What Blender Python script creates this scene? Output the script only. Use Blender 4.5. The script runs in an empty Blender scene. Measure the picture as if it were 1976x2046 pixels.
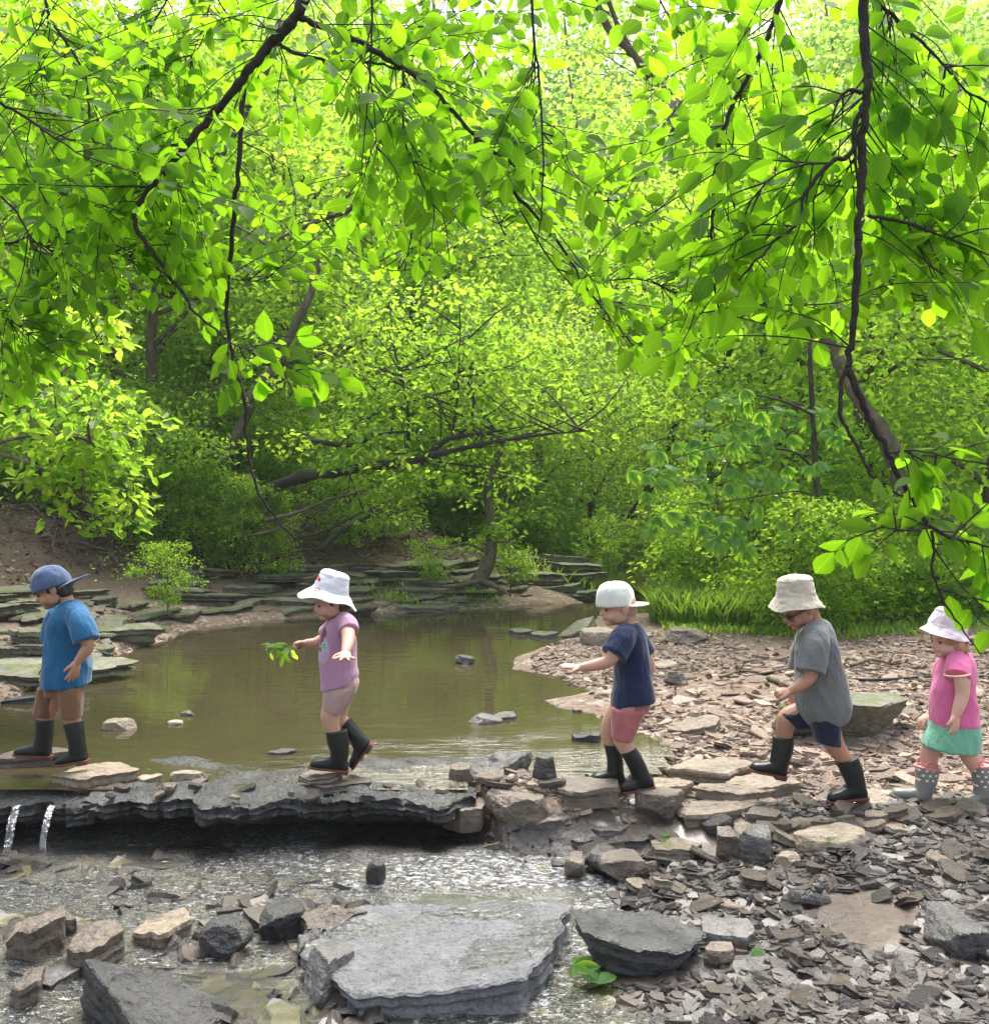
import bpy, math, random
import numpy as np
from mathutils import Vector, Matrix

sc = bpy.context.scene
C = sc.collection
R = math.radians
PW, PHZ, PCX = 1976.0, 989.0, 988.0      # picture width, row of the horizon, middle column (photo pixels)
CAMZ = 1.3

# ---------------------------------------------------------------- camera
cd = bpy.data.cameras.new('camera')
cam = bpy.data.objects.new('camera', cd)
C.objects.link(cam)
cam.location = (0, 0, CAMZ)
cam.rotation_euler = (R(90), 0, 0)
cd.sensor_fit = 'HORIZONTAL'
cd.sensor_width = 36
cd.lens = 36
cd.shift_y = -34 / PW
cd.clip_start = 0.05
cd.clip_end = 500
sc.camera = cam

# ---------------------------------------------------------------- sky, sun, exposure
SUN_EL, SUN_AZ = 62, 10       # the bright part of the overcast sky is high beyond the trees
w = bpy.data.worlds.new("World")
sc.world = w
w.use_nodes = True
nt = w.node_tree
bg = nt.nodes['Background']
sky = nt.nodes.new('ShaderNodeTexSky')
sky.sky_type = 'NISHITA'
sky.sun_disc = False
sky.sun_elevation = R(SUN_EL)
sky.sun_rotation = R(SUN_AZ)
sky.dust_density = 4.0
sky.air_density = 1.0
hs = nt.nodes.new('ShaderNodeHueSaturation')      # a thin overcast: the sky is paler than clear blue
hs.inputs['Saturation'].default_value = .5
nt.links.new(sky.outputs[0], hs.inputs['Color'])
nt.links.new(hs.outputs[0], bg.inputs[0])
bg.inputs[1].default_value = 0.11
sd = bpy.data.lights.new('sun', 'SUN')
sd.energy = 1.5
sd.angle = R(36)
sd.color = (1.0, 0.97, 0.92)
sun = bpy.data.objects.new('sun', sd)
C.objects.link(sun)
sun.rotation_euler = (R(90 - SUN_EL), 0, R(180 - SUN_AZ))
sc.view_settings.view_transform = 'Standard'
sc.view_settings.look = 'None'
sc.view_settings.gamma = 1
sc.view_settings.exposure = 2.1
cy = sc.cycles
cy.max_bounces = 9
cy.diffuse_bounces = 5
cy.glossy_bounces = 3
cy.transmission_bounces = 7
cy.transparent_max_bounces = 8
cy.caustics_reflective = False
cy.caustics_refractive = False
cy.sample_clamp_indirect = 6

# ---------------------------------------------------------------- helpers
def P(px, py, d):
    return np.array([(px - PCX) / PW * d, d, CAMZ - (py - PHZ) / PW * d])

def depth_at(py, z=0.0):
    return (CAMZ - z) * PW / (py - PHZ)

def tag(o, label=None, cat=None, group=None, kind=None):
    if label: o['label'] = label
    if cat: o['category'] = cat
    if group: o['group'] = group
    if kind: o['kind'] = kind
    return o

def empty(name, loc=(0, 0, 0), label=None, cat=None, group=None):
    o = bpy.data.objects.new(name, None)
    o.empty_display_size = 0.1
    C.objects.link(o)
    o.location = tuple(float(v) for v in loc)
    return tag(o, label, cat, group)

def mesh_np(name, V, faces, uv=None, rnd=None):
    """faces: list of (n,k) int arrays; uv, rnd: per vertex"""
    V = np.asarray(V, dtype=np.float32)
    me = bpy.data.meshes.new(name)
    faces = [np.asarray(f, dtype=np.int32) for f in faces if len(f)]
    loops = np.concatenate([f.ravel() for f in faces])
    tot = np.concatenate([np.full(len(f), f.shape[1], dtype=np.int32) for f in faces])
    start = np.concatenate([[0], np.cumsum(tot)[:-1]]).astype(np.int32)
    me.vertices.add(len(V)); me.vertices.foreach_set('co', V.ravel())
    me.loops.add(len(loops)); me.loops.foreach_set('vertex_index', loops)
    me.polygons.add(len(tot)); me.polygons.foreach_set('loop_start', start)
    if uv is not None:
        l = me.uv_layers.new(name='UVMap')
        l.data.foreach_set('uv', np.asarray(uv, dtype=np.float32)[loops].ravel())
    if rnd is not None:
        a = me.attributes.new('rnd', 'FLOAT', 'POINT')
        a.data.foreach_set('value', np.asarray(rnd, dtype=np.float32))
    me.polygons.foreach_set('use_smooth', np.zeros(len(tot), dtype=bool))
    me.update(calc_edges=True)
    return me

def ob(name, me, mat=None, parent=None, smooth=True):
    """link a mesh given in world coordinates; under a parent it is moved into the parent's frame"""
    o = bpy.data.objects.new(name, me)
    C.objects.link(o)
    if mat is not None and len(me.materials) == 0: me.materials.append(mat)
    if smooth: me.polygons.foreach_set('use_smooth', np.ones(len(me.polygons), dtype=bool))
    if parent is not None:
        o.parent = parent
        l = parent.location.copy(); p = parent
        while p.parent is not None:
            p = p.parent; l += p.location
        o.location = -l if parent.type == 'EMPTY' or parent.parent is not None else -l
        if parent.parent is not None:   # parent mesh itself is already offset to world origin
            o.location = (0, 0, 0)
    return o

# -- noise
def _hash(ix, iy, iz, seed):
    h = (ix.astype(np.int64) * 374761393 + iy.astype(np.int64) * 668265263 + iz.astype(np.int64) * 2147483647 + seed * 974634777) & 0xFFFFFFFF
    h = ((h ^ (h >> 13)) * 1274126177) & 0xFFFFFFFF
    h = (h ^ (h >> 16)) & 0xFFFFFFFF
    return h / 4294967295.0

def vnoise(p, seed=0):
    p = np.asarray(p, dtype=np.float64)
    i = np.floor(p).astype(np.int64); f = p - i
    f = f * f * (3 - 2 * f)
    out = 0
    for dx in (0, 1):
        for dy in (0, 1):
            for dz in (0, 1):
                w_ = (f[..., 0] if dx else 1 - f[..., 0]) * (f[..., 1] if dy else 1 - f[..., 1]) * (f[..., 2] if dz else 1 - f[..., 2])
                out = out + w_ * _hash(i[..., 0] + dx, i[..., 1] + dy, i[..., 2] + dz, seed)
    return out * 2 - 1

def fbm(p, seed=0, octv=3):
    p = np.asarray(p, dtype=np.float64); a, s, t = 1.0, 0, 0
    for k in range(octv):
        s = s + a * vnoise(p * (2.03 ** k), seed + 17 * k); t += a; a *= .5
    return s / t

def xyz(x, y, z=0.0):
    x, y = np.broadcast_arrays(np.asarray(x, float), np.asarray(y, float))
    x = np.asarray(x, float); y = np.asarray(y, float)
    return np.stack([x, y, np.zeros_like(x) + z], -1)

def smooth01(t):
    t = np.clip(t, 0, 1); return t * t * (3 - 2 * t)

def catmull(pts, n=6):
    pts = np.asarray(pts, float)
    if len(pts) < 3:
        t = np.linspace(0, 1, n + 1)[:, None]
        return pts[0] * (1 - t) + pts[-1] * t
    q = np.vstack([2 * pts[0] - pts[1], pts, 2 * pts[-1] - pts[-2]])
    out = []
    for i in range(1, len(q) - 2):
        for t in np.arange(n) / n:
            out.append(.5 * ((2 * q[i]) + (-q[i-1] + q[i+1]) * t + (2*q[i-1] - 5*q[i] + 4*q[i+1] - q[i+2]) * t*t + (-q[i-1] + 3*q[i] - 3*q[i+1] + q[i+2]) * t**3))
    out.append(q[-2])
    return np.array(out)

class Geo:
    """collects geometry for one mesh"""
    def __init__(s): s.V = []; s.T = []; s.Q = []; s.n = 0; s.U = []
    def add(s, V, T=None, Q=None, U=None):
        V = np.asarray(V, float)
        if T is not None and len(T): s.T.append(np.asarray(T, int) + s.n)
        if Q is not None and len(Q): s.Q.append(np.asarray(Q, int) + s.n)
        s.V.append(V); s.n += len(V)
        s.U.append(np.zeros((len(V), 2)) if U is None else np.asarray(U, float))
    def loft(s, rings, cap=True):
        """rings: (m, n, 3); closed sections"""
        rings = np.asarray(rings, float); m, n, _ = rings.shape
        V = rings.reshape(-1, 3)
        i = np.arange(m - 1)[:, None] * n; j = np.arange(n)[None, :]; k = (j + 1) % n
        Q = np.stack([i + j, i + k, i + n + k, i + n + j], -1).reshape(-1, 4)
        T = []
        if cap:
            V = np.vstack([V, rings[0].mean(0), rings[-1].mean(0)])
            a, b = m * n, m * n + 1
            jj = np.arange(n); kk = (jj + 1) % n
            T = np.vstack([np.stack([kk, jj, np.full(n, a)], -1), np.stack([(m-1)*n + jj, (m-1)*n + kk, np.full(n, b)], -1)])
        uu = np.stack(np.meshgrid(np.arange(n) / n, np.linspace(0, 1, m)), -1).reshape(-1, 2)
        if cap: uu = np.vstack([uu, [.5, 0], [.5, 1]])
        s.add(V, T, Q, uu)
    def tube(s, pts, rad, n=8, sub=5, cap=True, round_end=False, flat=None):
        pts = np.asarray(pts, float); rad = np.asarray(rad, float)
        c = catmull(pts, sub)
        r = np.interp(np.linspace(0, len(pts) - 1, len(c)), np.arange(len(pts)), rad)
        if round_end:
            d0 = c[0] - c[1]; d0 /= np.linalg.norm(d0) + 1e-9; d1 = c[-1] - c[-2]; d1 /= np.linalg.norm(d1) + 1e-9
            c = np.vstack([c[0] + d0 * r[0] * .95, c[0] + d0 * r[0] * .6, c, c[-1] + d1 * r[-1] * .6, c[-1] + d1 * r[-1] * .95])
            r = np.concatenate([[r[0] * .3, r[0] * .8], r, [r[-1] * .8, r[-1] * .3]])
        tn = np.gradient(c, axis=0); tn /= np.linalg.norm(tn, axis=1)[:, None] + 1e-9
        up = np.array([0, 1., 0]) if abs(tn[0][1]) < .8 else np.array([1., 0, 0])
        th = np.arange(n) / n * 2 * np.pi
        rings = []
        a = np.cross(tn[0], up); a /= np.linalg.norm(a)
        for k in range(len(c)):
            a = a - tn[k] * (a @ tn[k]); a /= np.linalg.norm(a) + 1e-9
            b = np.cross(tn[k], a)
            rings.append(c[k] + r[k] * (np.cos(th)[:, None] * a + np.sin(th)[:, None] * b))
        s.loft(rings, cap)
    def ell(s, c, rad, M=None, n=14, m=9):
        ph = np.linspace(0, np.pi, m + 1)[1:-1]; th = np.arange(n) / n * 2 * np.pi
        rg = np.stack([np.sin(ph)[:, None] * np.cos(th), np.sin(ph)[:, None] * np.sin(th), np.cos(ph)[:, None] + 0 * th], -1) * np.array(rad)
        V = rg.reshape(-1, 3); V = np.vstack([V, [0, 0, rad[2]], [0, 0, -rad[2]]])
        if M is not None: V = V @ np.asarray(M)      # rows of M are the ellipsoid's axes
        V = V + np.asarray(c)
        k = len(ph); i = np.arange(k - 1)[:, None] * n; j = np.arange(n)[None]; j2 = (j + 1) % n
        Q = np.stack([i + j, i + n + j, i + n + j2, i + j2], -1).reshape(-1, 4)
        jj = np.arange(n); kk = (jj + 1) % n
        T = np.vstack([np.stack([jj, kk, np.full(n, k * n)], -1), np.stack([(k-1)*n + kk, (k-1)*n + jj, np.full(n, k * n + 1)], -1)])
        s.add(V, T, Q)
    def mesh(s, name, rnd=None, uv=False):
        V = np.vstack(s.V)
        f = []
        if s.T: f.append(np.vstack(s.T))
        if s.Q: f.append(np.vstack(s.Q))
        return mesh_np(name, V, f, uv=np.vstack(s.U) if uv else None, rnd=rnd)

def remesh(me, voxel, smooth=3, fac=.5):
    o = bpy.data.objects.new('tmp', me); C.objects.link(o)
    m = o.modifiers.new('r', 'REMESH'); m.mode = 'VOXEL'; m.voxel_size = voxel; m.use_smooth_shade = True
    if smooth:
        s = o.modifiers.new('s', 'SMOOTH'); s.iterations = smooth; s.factor = fac
    dg = bpy.context.evaluated_depsgraph_get(); dg.update()
    new = bpy.data.meshes.new_from_object(o.evaluated_get(dg))
    new.name = me.name
    bpy.data.objects.remove(o)
    return new

def get_v(me):
    a = np.empty(len(me.vertices) * 3, dtype=np.float32); me.vertices.foreach_get('co', a); return a.reshape(-1, 3).astype(float)
def get_n(me):
    a = np.empty(len(me.vertices) * 3, dtype=np.float32); me.vertices.foreach_get('normal', a); return a.reshape(-1, 3).astype(float)
def set_v(me, v):
    me.vertices.foreach_set('co', np.asarray(v, dtype=np.float32).ravel()); me.update()

# ---------------------------------------------------------------- materials
class NT:
    def __init__(s, name):
        s.m = bpy.data.materials.new(name); s.m.use_nodes = True; s.t = s.m.node_tree
        s.p = s.t.nodes['Principled BSDF']; s.out = s.t.nodes['Material Output']
    def n(s, typ, **kw):
        nd = s.t.nodes.new('ShaderNode' + typ)
        for k, v in kw.items(): setattr(nd, k, v)
        return nd
    def set(s, sock, v):
        if isinstance(v, bpy.types.NodeSocket): s.t.links.new(v, sock)
        else: sock.default_value = v
    def pos(s): return s.n('NewGeometry').outputs['Position']
    def nrm(s): return s.n('NewGeometry').outputs['Normal']
    def obj(s): return s.n('TexCoord').outputs['Object']
    def attr(s, name='rnd'):
        return s.n('Attribute', attribute_name=name).outputs['Fac']
    def oinfo(s): return s.n('ObjectInfo').outputs['Random']
    def noise(s, vec, scale, detail=3, rough=.55, out='Fac', scl=None):
        if scl is not None:
            mp = s.n('Mapping'); s.set(mp.inputs['Vector'], vec); mp.inputs['Scale'].default_value = scl; vec = mp.outputs[0]
        nd = s.n('TexNoise'); s.set(nd.inputs['Vector'], vec); s.set(nd.inputs['Scale'], scale)
        nd.inputs['Detail'].default_value = detail; nd.inputs['Roughness'].default_value = rough
        return nd.outputs[out]
    def voro(s, vec, scale, feature='F1', out='Distance', rand=1.0):
        nd = s.n('TexVoronoi', feature=feature); s.set(nd.inputs['Vector'], vec); nd.inputs['Scale'].default_value = scale
        nd.inputs['Randomness'].default_value = rand
        return nd.outputs[out]
    def ramp(s, fac, stops, interp='LINEAR'):
        nd = s.n('ValToRGB'); nd.color_ramp.interpolation = interp
        e = nd.color_ramp.elements
        while len(e) < len(stops): e.new(.5)
        for k, (p, c) in enumerate(stops):
            e[k].position = p; e[k].color = (*c, 1) if not isinstance(c, (int, float)) else (c, c, c, 1)
        s.set(nd.inputs[0], fac)
        return nd.outputs[0]
    def math(s, op, a, b=0.0, clamp=False):
        nd = s.n('Math', operation=op, use_clamp=clamp); s.set(nd.inputs[0], a); s.set(nd.inputs[1], b); return nd.outputs[0]
    def mix(s, f, a, b, mode='MIX'):
        nd = s.n('Mix', data_type='RGBA', blend_type=mode)
        s.set(nd.inputs[0], f)
        s.set(nd.inputs[6], a if isinstance(a, bpy.types.NodeSocket) else (*a, 1)); s.set(nd.inputs[7], b if isinstance(b, bpy.types.NodeSocket) else (*b, 1))
        return nd.outputs[2]
    def sep(s, v):
        nd = s.n('SeparateXYZ'); s.set(nd.inputs[0], v); return nd.outputs
    def maprange(s, v, a, b, c=0.0, d=1.0):
        nd = s.n('MapRange'); s.set(nd.inputs[0], v)
        for k, x in zip((1, 2, 3, 4), (a, b, c, d)): nd.inputs[k].default_value = x
        return nd.outputs[0]
    def bump(s, h, strength=.3, dist=.01, normal=None):
        nd = s.n('Bump'); s.set(nd.inputs['Height'], h); s.set(nd.inputs['Strength'], strength); nd.inputs['Distance'].default_value = dist
        if normal is not None: s.set(nd.inputs['Normal'], normal)
        return nd.outputs[0]
    def done(s, col=None, rough=None, normal=None, **kw):
        if col is not None: s.set(s.p.inputs['Base Color'], col if isinstance(col, bpy.types.NodeSocket) else (*col, 1))
        if rough is not None: s.set(s.p.inputs['Roughness'], rough)
        if normal is not None: s.set(s.p.inputs['Normal'], normal)
        for k, v in kw.items(): s.set(s.p.inputs[k.replace('_', ' ')], v)
        return s.m

def leaf_material(name, refl, trans, rough=.4, fac=.55, vein=False, spec=.28):
    s = NT(name)
    r = s.attr()
    col = s.ramp(r, [(0, refl[0]), (.5, refl[1]), (1, refl[2])])
    tr = s.ramp(r, [(0, trans[0]), (.5, trans[1]), (1, trans[2])])
    nrm = None
    if vein:
        uv = s.n('UVMap', uv_map='UVMap').outputs[0]
        sp = s.sep(uv)
        av = s.math('ABSOLUTE', sp[1])
        ph = s.math('SUBTRACT', s.math('MULTIPLY', sp[0], 11.0), s.math('MULTIPLY', av, 7.0))
        fr = s.math('ABSOLUTE', s.math('SUBTRACT', s.math('FRACT', ph), .5))
        lat = s.math('LESS_THAN', fr, .09)
        mid = s.math('LESS_THAN', av, .035)
        v = s.math('MAXIMUM', lat, mid)
        tr = s.mix(s.math('MULTIPLY', v, .35), tr, tuple(min(1, c * 1.25 + .03) for c in trans[2]))
        nrm = s.bump(fr, .35, .004)
        s.set(s.p.inputs['Normal'], nrm)
    s.set(s.p.inputs['Base Color'], col); s.p.inputs['Roughness'].default_value = rough
    s.p.inputs['Specular IOR Level'].default_value = spec
    t = s.n('BsdfTranslucent'); s.set(t.inputs[0], tr)
    m = s.n('MixShader'); m.inputs[0].default_value = fac
    s.t.links.new(s.p.outputs[0], m.inputs[1]); s.t.links.new(t.outputs[0], m.inputs[2])
    s.t.links.new(m.outputs[0], s.out.inputs[0])
    return s.m

def rock_material(name, c1, c2, c3, rough=(.55, .85), moss=0.0, bump=.6, scale=1.0, wet=0.0, spec=.5):
    s = NT(name)
    o = s.obj(); rn = s.oinfo()
    off = s.n('VectorMath', operation='ADD'); s.set(off.inputs[0], o)
    cmb = s.n('CombineXYZ'); 
    for k in range(3): s.set(cmb.inputs[k], s.math('MULTIPLY', rn, 37.0 + k * 11))
    s.set(off.inputs[1], cmb.outputs[0]); v = off.outputs[0]
    big = s.noise(v, 5 * scale, 5, .62)
    fine = s.noise(v, 42 * scale, 5, .7)
    strat = s.noise(v, 9 * scale, 5, .7, scl=(1, 1, 3.5)); pit = s.voro(v, 16 * scale)
    f = s.math('ADD', s.math('MULTIPLY', big, .6), s.math('MULTIPLY', strat, .4))
    f = s.math('ADD', f, s.math('MULTIPLY', s.math('SUBTRACT', rn, .5), .22))
    col = s.ramp(f, [(.3, c1), (.5, c2), (.7, c3)])
    col = s.mix(.35, col, s.ramp(fine, [(.3, tuple(x * .45 for x in c2)), (.7, tuple(min(1, x * 1.5) for x in c3))]))
    if moss > 0:
        nz = s.sep(s.nrm())[2]
        mk = s.math('MULTIPLY', s.maprange(nz, -.2, .7), s.maprange(s.noise(v, 7, 4, .65), .64 - moss * .16, .74 - moss * .16))
        col = s.mix(mk, col, s.ramp(fine, [(.3, (.03, .042, .008)), (.7, (.13, .17, .03))]))
    h = s.math('ADD', s.math('MULTIPLY', big, .7), s.math('ADD', s.math('MULTIPLY', fine, .55), s.math('ADD', s.math('MULTIPLY', strat, .5), s.math('MULTIPLY', pit, .35))))
    nrm = s.bump(h, bump, .03)
    ro = s.maprange(fine, .3, .7, *rough)
    kw = dict(Specular_IOR_Level=spec)
    if wet > 0:
        kw['Coat_Weight'] = s.maprange(s.noise(v, 8, 3), .35, .6, wet * .35, wet); kw['Coat_Roughness'] = .13
        kw['Coat_Normal'] = s.bump(h, min(1, bump * 1.2), .02)
    return s.done(col, ro, nrm, **kw)

M = {}
M['leaf_near'] = leaf_material('beech_leaf', [(.045, .11, .008), (.07, .16, .012), (.10, .20, .016)], [(.16, .32, .008), (.30, .63, .010), (.41, .78, .016)], .5, .66, vein=True, spec=.25)
M['leaf_mid'] = leaf_material('maple_leaf', [(.075, .15, .012), (.125, .21, .018), (.18, .27, .025)], [(.24, .47, .03), (.43, .68, .05), (.64, .84, .07)], .45, .66)
M['leaf_dark'] = leaf_material('dark_leaf', [(.055, .12, .015), (.09, .17, .02), (.13, .21, .03)], [(.28, .46, .05), (.44, .64, .07), (.58, .78, .09)], .42, .64)
M['leaf_far'] = leaf_material('far_leaf', [(.05, .13, .015), (.08, .18, .025), (.14, .24, .03)], [(.28, .52, .07), (.48, .72, .10), (.70, .86, .14)], .5, .68)
M['leaf_buck'] = leaf_material('broad_leaf', [(.035, .12, .02), (.06, .17, .03), (.085, .21, .04)], [(.24, .5, .03), (.40, .68, .04), (.55, .82, .05)], .45, .62, vein=True)
M['grass'] = leaf_material('grass_blade', [(.06, .16, .02), (.1, .22, .03), (.16, .28, .04)], [(.28, .46, .04), (.45, .64, .07), (.65, .8, .12)], .5, .5)
M['dead_leaf'] = leaf_material('dead_leaf', [(.06, .035, .02), (.16, .10, .06), (.34, .27, .2)], [(.1, .06, .02), (.15, .1, .04), (.2, .15, .08)], .6, .25)

def bark(name, a, b, scale=1.0, moss=False):
    s = NT(name); o = s.pos()
    f = s.noise(o, 14 * scale, 5, .65, scl=(1, 1, .3)); g = s.noise(o, 60 * scale, 3)
    col = s.ramp(f, [(.3, a), (.7, b)])
    if moss:
        col = s.mix(s.maprange(s.noise(o, 5, 3), .52, .62, 0, .7), col, (.06, .08, .02))
    return s.done(col, .85, s.bump(s.math('ADD', f, s.math('MULTIPLY', g, .3)), .7, .02))
M['bark_dark'] = bark('dark_bark', (.012, .009, .006), (.045, .034, .024), 2)
M['bark'] = bark('grey_brown_bark', (.05, .036, .024), (.17, .13, .095), 1, True)
M['bark_far'] = bark('far_bark', (.06, .05, .035), (.2, .16, .12), 1)
M['bark_wet'] = bark('wet_bark', (.010, .008, .006), (.04, .032, .024), 1, True)

M['rock_dry'] = rock_material('dry_limestone', (.07, .052, .036), (.18, .138, .097), (.36, .30, .23), moss=.25, bump=.7)
M['rock_tan'] = rock_material('tan_limestone', (.085, .065, .04), (.22, .17, .11), (.44, .36, .27), moss=.2, bump=.8)
M['rock_wet'] = rock_material('wet_limestone', (.014, .012, .010), (.045, .038, .033), (.14, .12, .105), rough=(.28, .55), bump=1.0, wet=.9)
M['rock_gray'] = rock_material('wet_grey_limestone', (.018, .017, .015), (.058, .053, .048), (.19, .178, .165), rough=(.3, .5), bump=1.0, wet=.7, scale=1.2)
M['rock_glaze'] = rock_material('wet_glazed_stone', (.005, .0048, .0045), (.018, .017, .016), (.09, .086, .082), rough=(.25, .5), bump=1.0, wet=.75, scale=1.6)
M['rock_pale'] = rock_material('pale_wet_slab', (.05, .049, .049), (.18, .178, .182), (.40, .395, .41), rough=(.25, .5), bump=1.0, wet=.9, scale=2.2)  # base colour lightened to stand in for wet glare on the slab
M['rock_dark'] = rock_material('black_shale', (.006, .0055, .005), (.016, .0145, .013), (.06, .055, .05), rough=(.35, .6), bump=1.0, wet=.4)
M['rock_moss'] = rock_material('mossy_shelf_stone', (.03, .03, .018), (.085, .08, .05), (.22, .21, .155), moss=.85, bump=.9, scale=.8)
M['rock_brown'] = rock_material('brown_shale', (.020, .014, .010), (.066, .048, .033), (.19, .145, .105), rough=(.35, .7), bump=.8, wet=.4)

def chip_material(name, stops, rough, wet):
    s = NT(name); r = s.attr(); o = s.pos()
    f = s.noise(o, 70, 4, .65)
    c = s.ramp(r, stops)
    c = s.mix(.4, c, s.ramp(f, [(.3, (.03, .025, .02)), (.7, (.36, .30, .25) if not wet else (.085, .063, .048))]))
    kw = {}
    if wet: kw = dict(Coat_Weight=wet, Coat_Roughness=.34)
    return s.done(c, rough, s.bump(s.math('ADD', f, s.math('MULTIPLY', s.noise(o, 28, 3), .8)), .9, .014), **kw)
M['chip_dry'] = chip_material('dry_shale_chips', [(0, (.09, .055, .034)), (.35, (.19, .12, .076)), (.7, (.31, .21, .14)), (1, (.50, .39, .29))], .75, 0)
M['chip_wet'] = chip_material('wet_shale_chips', [(0, (.008, .005, .003)), (.5, (.026, .016, .010)), (.88, (.055, .036, .023)), (1, (.13, .095, .068))], .5, .42)

# ground
def ground_material():
    s = NT('creek_ground'); p = s.pos(); x, y, z = s.sep(p)
    n1 = s.noise(p, 3.0, 5, .6); n2 = s.noise(p, 30, 4, .65); ch = s.voro(p, 26, out='Color'); chd = s.voro(p, 26)
    chv = s.sep(ch)[0]
    mud = s.mix(n2, (.08, .052, .033), (.25, .17, .115))
    grav = s.ramp(chv, [(0, (.09, .06, .045)), (.5, (.2, .145, .11)), (1, (.42, .35, .29))])
    dry = s.mix(s.maprange(n1, .4, .62), mud, grav)
    wetg = s.mix(n2, (.012, .009, .007), (.055, .038, .027))
    wet = s.math('MAXIMUM', s.maprange(z, -.035, -.10), s.maprange(s.math('ADD', y, s.math('MULTIPLY', n1, 1.0)), 4.75, 4.25))
    wet = s.math('MULTIPLY', wet, s.maprange(s.math('ADD', x, s.math('MULTIPLY', n1, 1.6)), 2.6, 1.2, .35, 1))
    soil = s.mix(n2, (.03, .02, .012), (.14, .095, .06))
    green = s.mix(n2, (.015, .03, .006), (.07, .12, .02))
    c = s.mix(wet, dry, wetg)
    bank = s.maprange(s.math('ADD', z, s.math('MULTIPLY', n1, .3)), .32, .5)
    c = s.mix(bank, c, soil)
    gz = s.math('MAXIMUM', s.maprange(y, 13.5, 17), s.math('MULTIPLY', s.maprange(y, 8.0, 9.0), s.maprange(x, 1.5, 2.5)))
    c = s.mix(s.math('MULTIPLY', gz, s.maprange(n1, .35, .55)), c, green)
    h = s.math('ADD', s.math('MULTIPLY', chd, -.6), n2)
    ro = s.maprange(wet, 0, 1, .9, .42)
    return s.done(c, ro, s.bump(h, .8, .025), Coat_Weight=s.math('MULTIPLY', wet, .5), Coat_Roughness=.2)
M['ground'] = ground_material()

def water_material(name, body, clear, ripple, spark, rough=.02):
    """fresnel mix of mirror and (tinted clear + silt)"""
    s = NT(name); p = s.pos(); x, y, z = s.sep(p)
    a = s.noise(p, 5.0, 2, .5, scl=(.5, 2.2, 1)); b = s.noise(p, 22, 3, .55, scl=(.6, 1.5, 1)); c = s.noise(p, 75, 2, .6, scl=(.75, 1.3, 1))
    flow = s.noise(p, 1.7, 3, .5, scl=(1, 1.4, 1))
    if spark == 'pool':
        k = s.math('MULTIPLY', s.maprange(s.math('ADD', y, s.math('MULTIPLY', flow, -2.2)), 4.7, 3.2), s.maprange(x, -1.9, -.4))
        k = s.math('MULTIPLY', s.math('MAXIMUM', k, 0.0), .6)
        st_a, st_b = s.math('ADD', ripple * .12, s.math('MULTIPLY', k, .5)), s.math('MULTIPLY', k, .8)
    else:
        k = s.math('MULTIPLY', s.maprange(flow, .40, .52), 1.0) if spark == 'stream' else s.maprange(flow, .2, .5, .5, 1)
        st_a, st_b = s.math('ADD', .08, s.math('MULTIPLY', k, .7)), s.math('ADD', .03, s.math('MULTIPLY', k, .95))
    n = s.bump(a, st_a, .06); n = s.bump(b, st_b, .045, n)
    n = s.bump(c, st_b, .018, n)
    tr = s.n('BsdfTransparent'); tr.inputs[0].default_value = (*clear, 1)
    df = s.n('BsdfDiffuse'); s.set(df.inputs[0], s.mix(s.noise(p, .9, 3), tuple(v * .7 for v in body), tuple(v * 1.2 for v in body)))
    m1 = s.n('MixShader'); m1.inputs[0].default_value = .72 if spark == 'pool' else .05
    s.t.links.new(tr.outputs[0], m1.inputs[1]); s.t.links.new(df.outputs[0], m1.inputs[2])
    gl = s.n('BsdfGlossy'); gl.inputs['Roughness'].default_value = rough; s.set(gl.inputs['Normal'], n); gl.inputs[0].default_value = (1, 1, 1, 1)
    if spark != 'pool':
        g2 = s.n('BsdfGlossy'); g2.inputs['Roughness'].default_value = .38; s.set(g2.inputs['Normal'], n); g2.inputs[0].default_value = (1, 1, 1, 1)
        mg = s.n('MixShader'); mg.inputs[0].default_value = .5; s.t.links.new(gl.outputs[0], mg.inputs[1]); s.t.links.new(g2.outputs[0], mg.inputs[2]); gl = mg
    fr = s.n('Fresnel'); fr.inputs[0].default_value = 1.5 if spark == 'pool' else 1.42; s.set(fr.inputs[1], n)
    if True:
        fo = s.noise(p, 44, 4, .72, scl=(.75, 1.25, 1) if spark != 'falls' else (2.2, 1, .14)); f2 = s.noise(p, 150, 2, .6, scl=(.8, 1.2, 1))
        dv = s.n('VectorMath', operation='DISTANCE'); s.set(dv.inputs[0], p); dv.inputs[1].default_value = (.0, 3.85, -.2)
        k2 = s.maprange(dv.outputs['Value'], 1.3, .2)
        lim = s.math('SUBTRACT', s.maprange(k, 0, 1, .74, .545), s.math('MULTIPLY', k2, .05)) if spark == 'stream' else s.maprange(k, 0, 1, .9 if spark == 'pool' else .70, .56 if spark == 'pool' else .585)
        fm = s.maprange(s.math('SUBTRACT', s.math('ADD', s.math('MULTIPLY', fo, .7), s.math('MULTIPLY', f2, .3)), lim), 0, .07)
        fd = s.n('BsdfDiffuse'); fd.inputs[0].default_value = (.86, .88, .92, 1)  # white diffuse patches: painted sky glints on ripples, strands in the falls
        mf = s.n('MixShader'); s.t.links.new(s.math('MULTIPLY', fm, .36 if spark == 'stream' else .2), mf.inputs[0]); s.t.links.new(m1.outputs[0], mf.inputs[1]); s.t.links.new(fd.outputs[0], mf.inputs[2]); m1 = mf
    m2 = s.n('MixShader'); s.t.links.new(fr.outputs[0], m2.inputs[0]); s.t.links.new(m1.outputs[0], m2.inputs[1]); s.t.links.new(gl.outputs[0], m2.inputs[2])
    s.t.links.new(m2.outputs[0], s.out.inputs[0])
    return s.m
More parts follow.
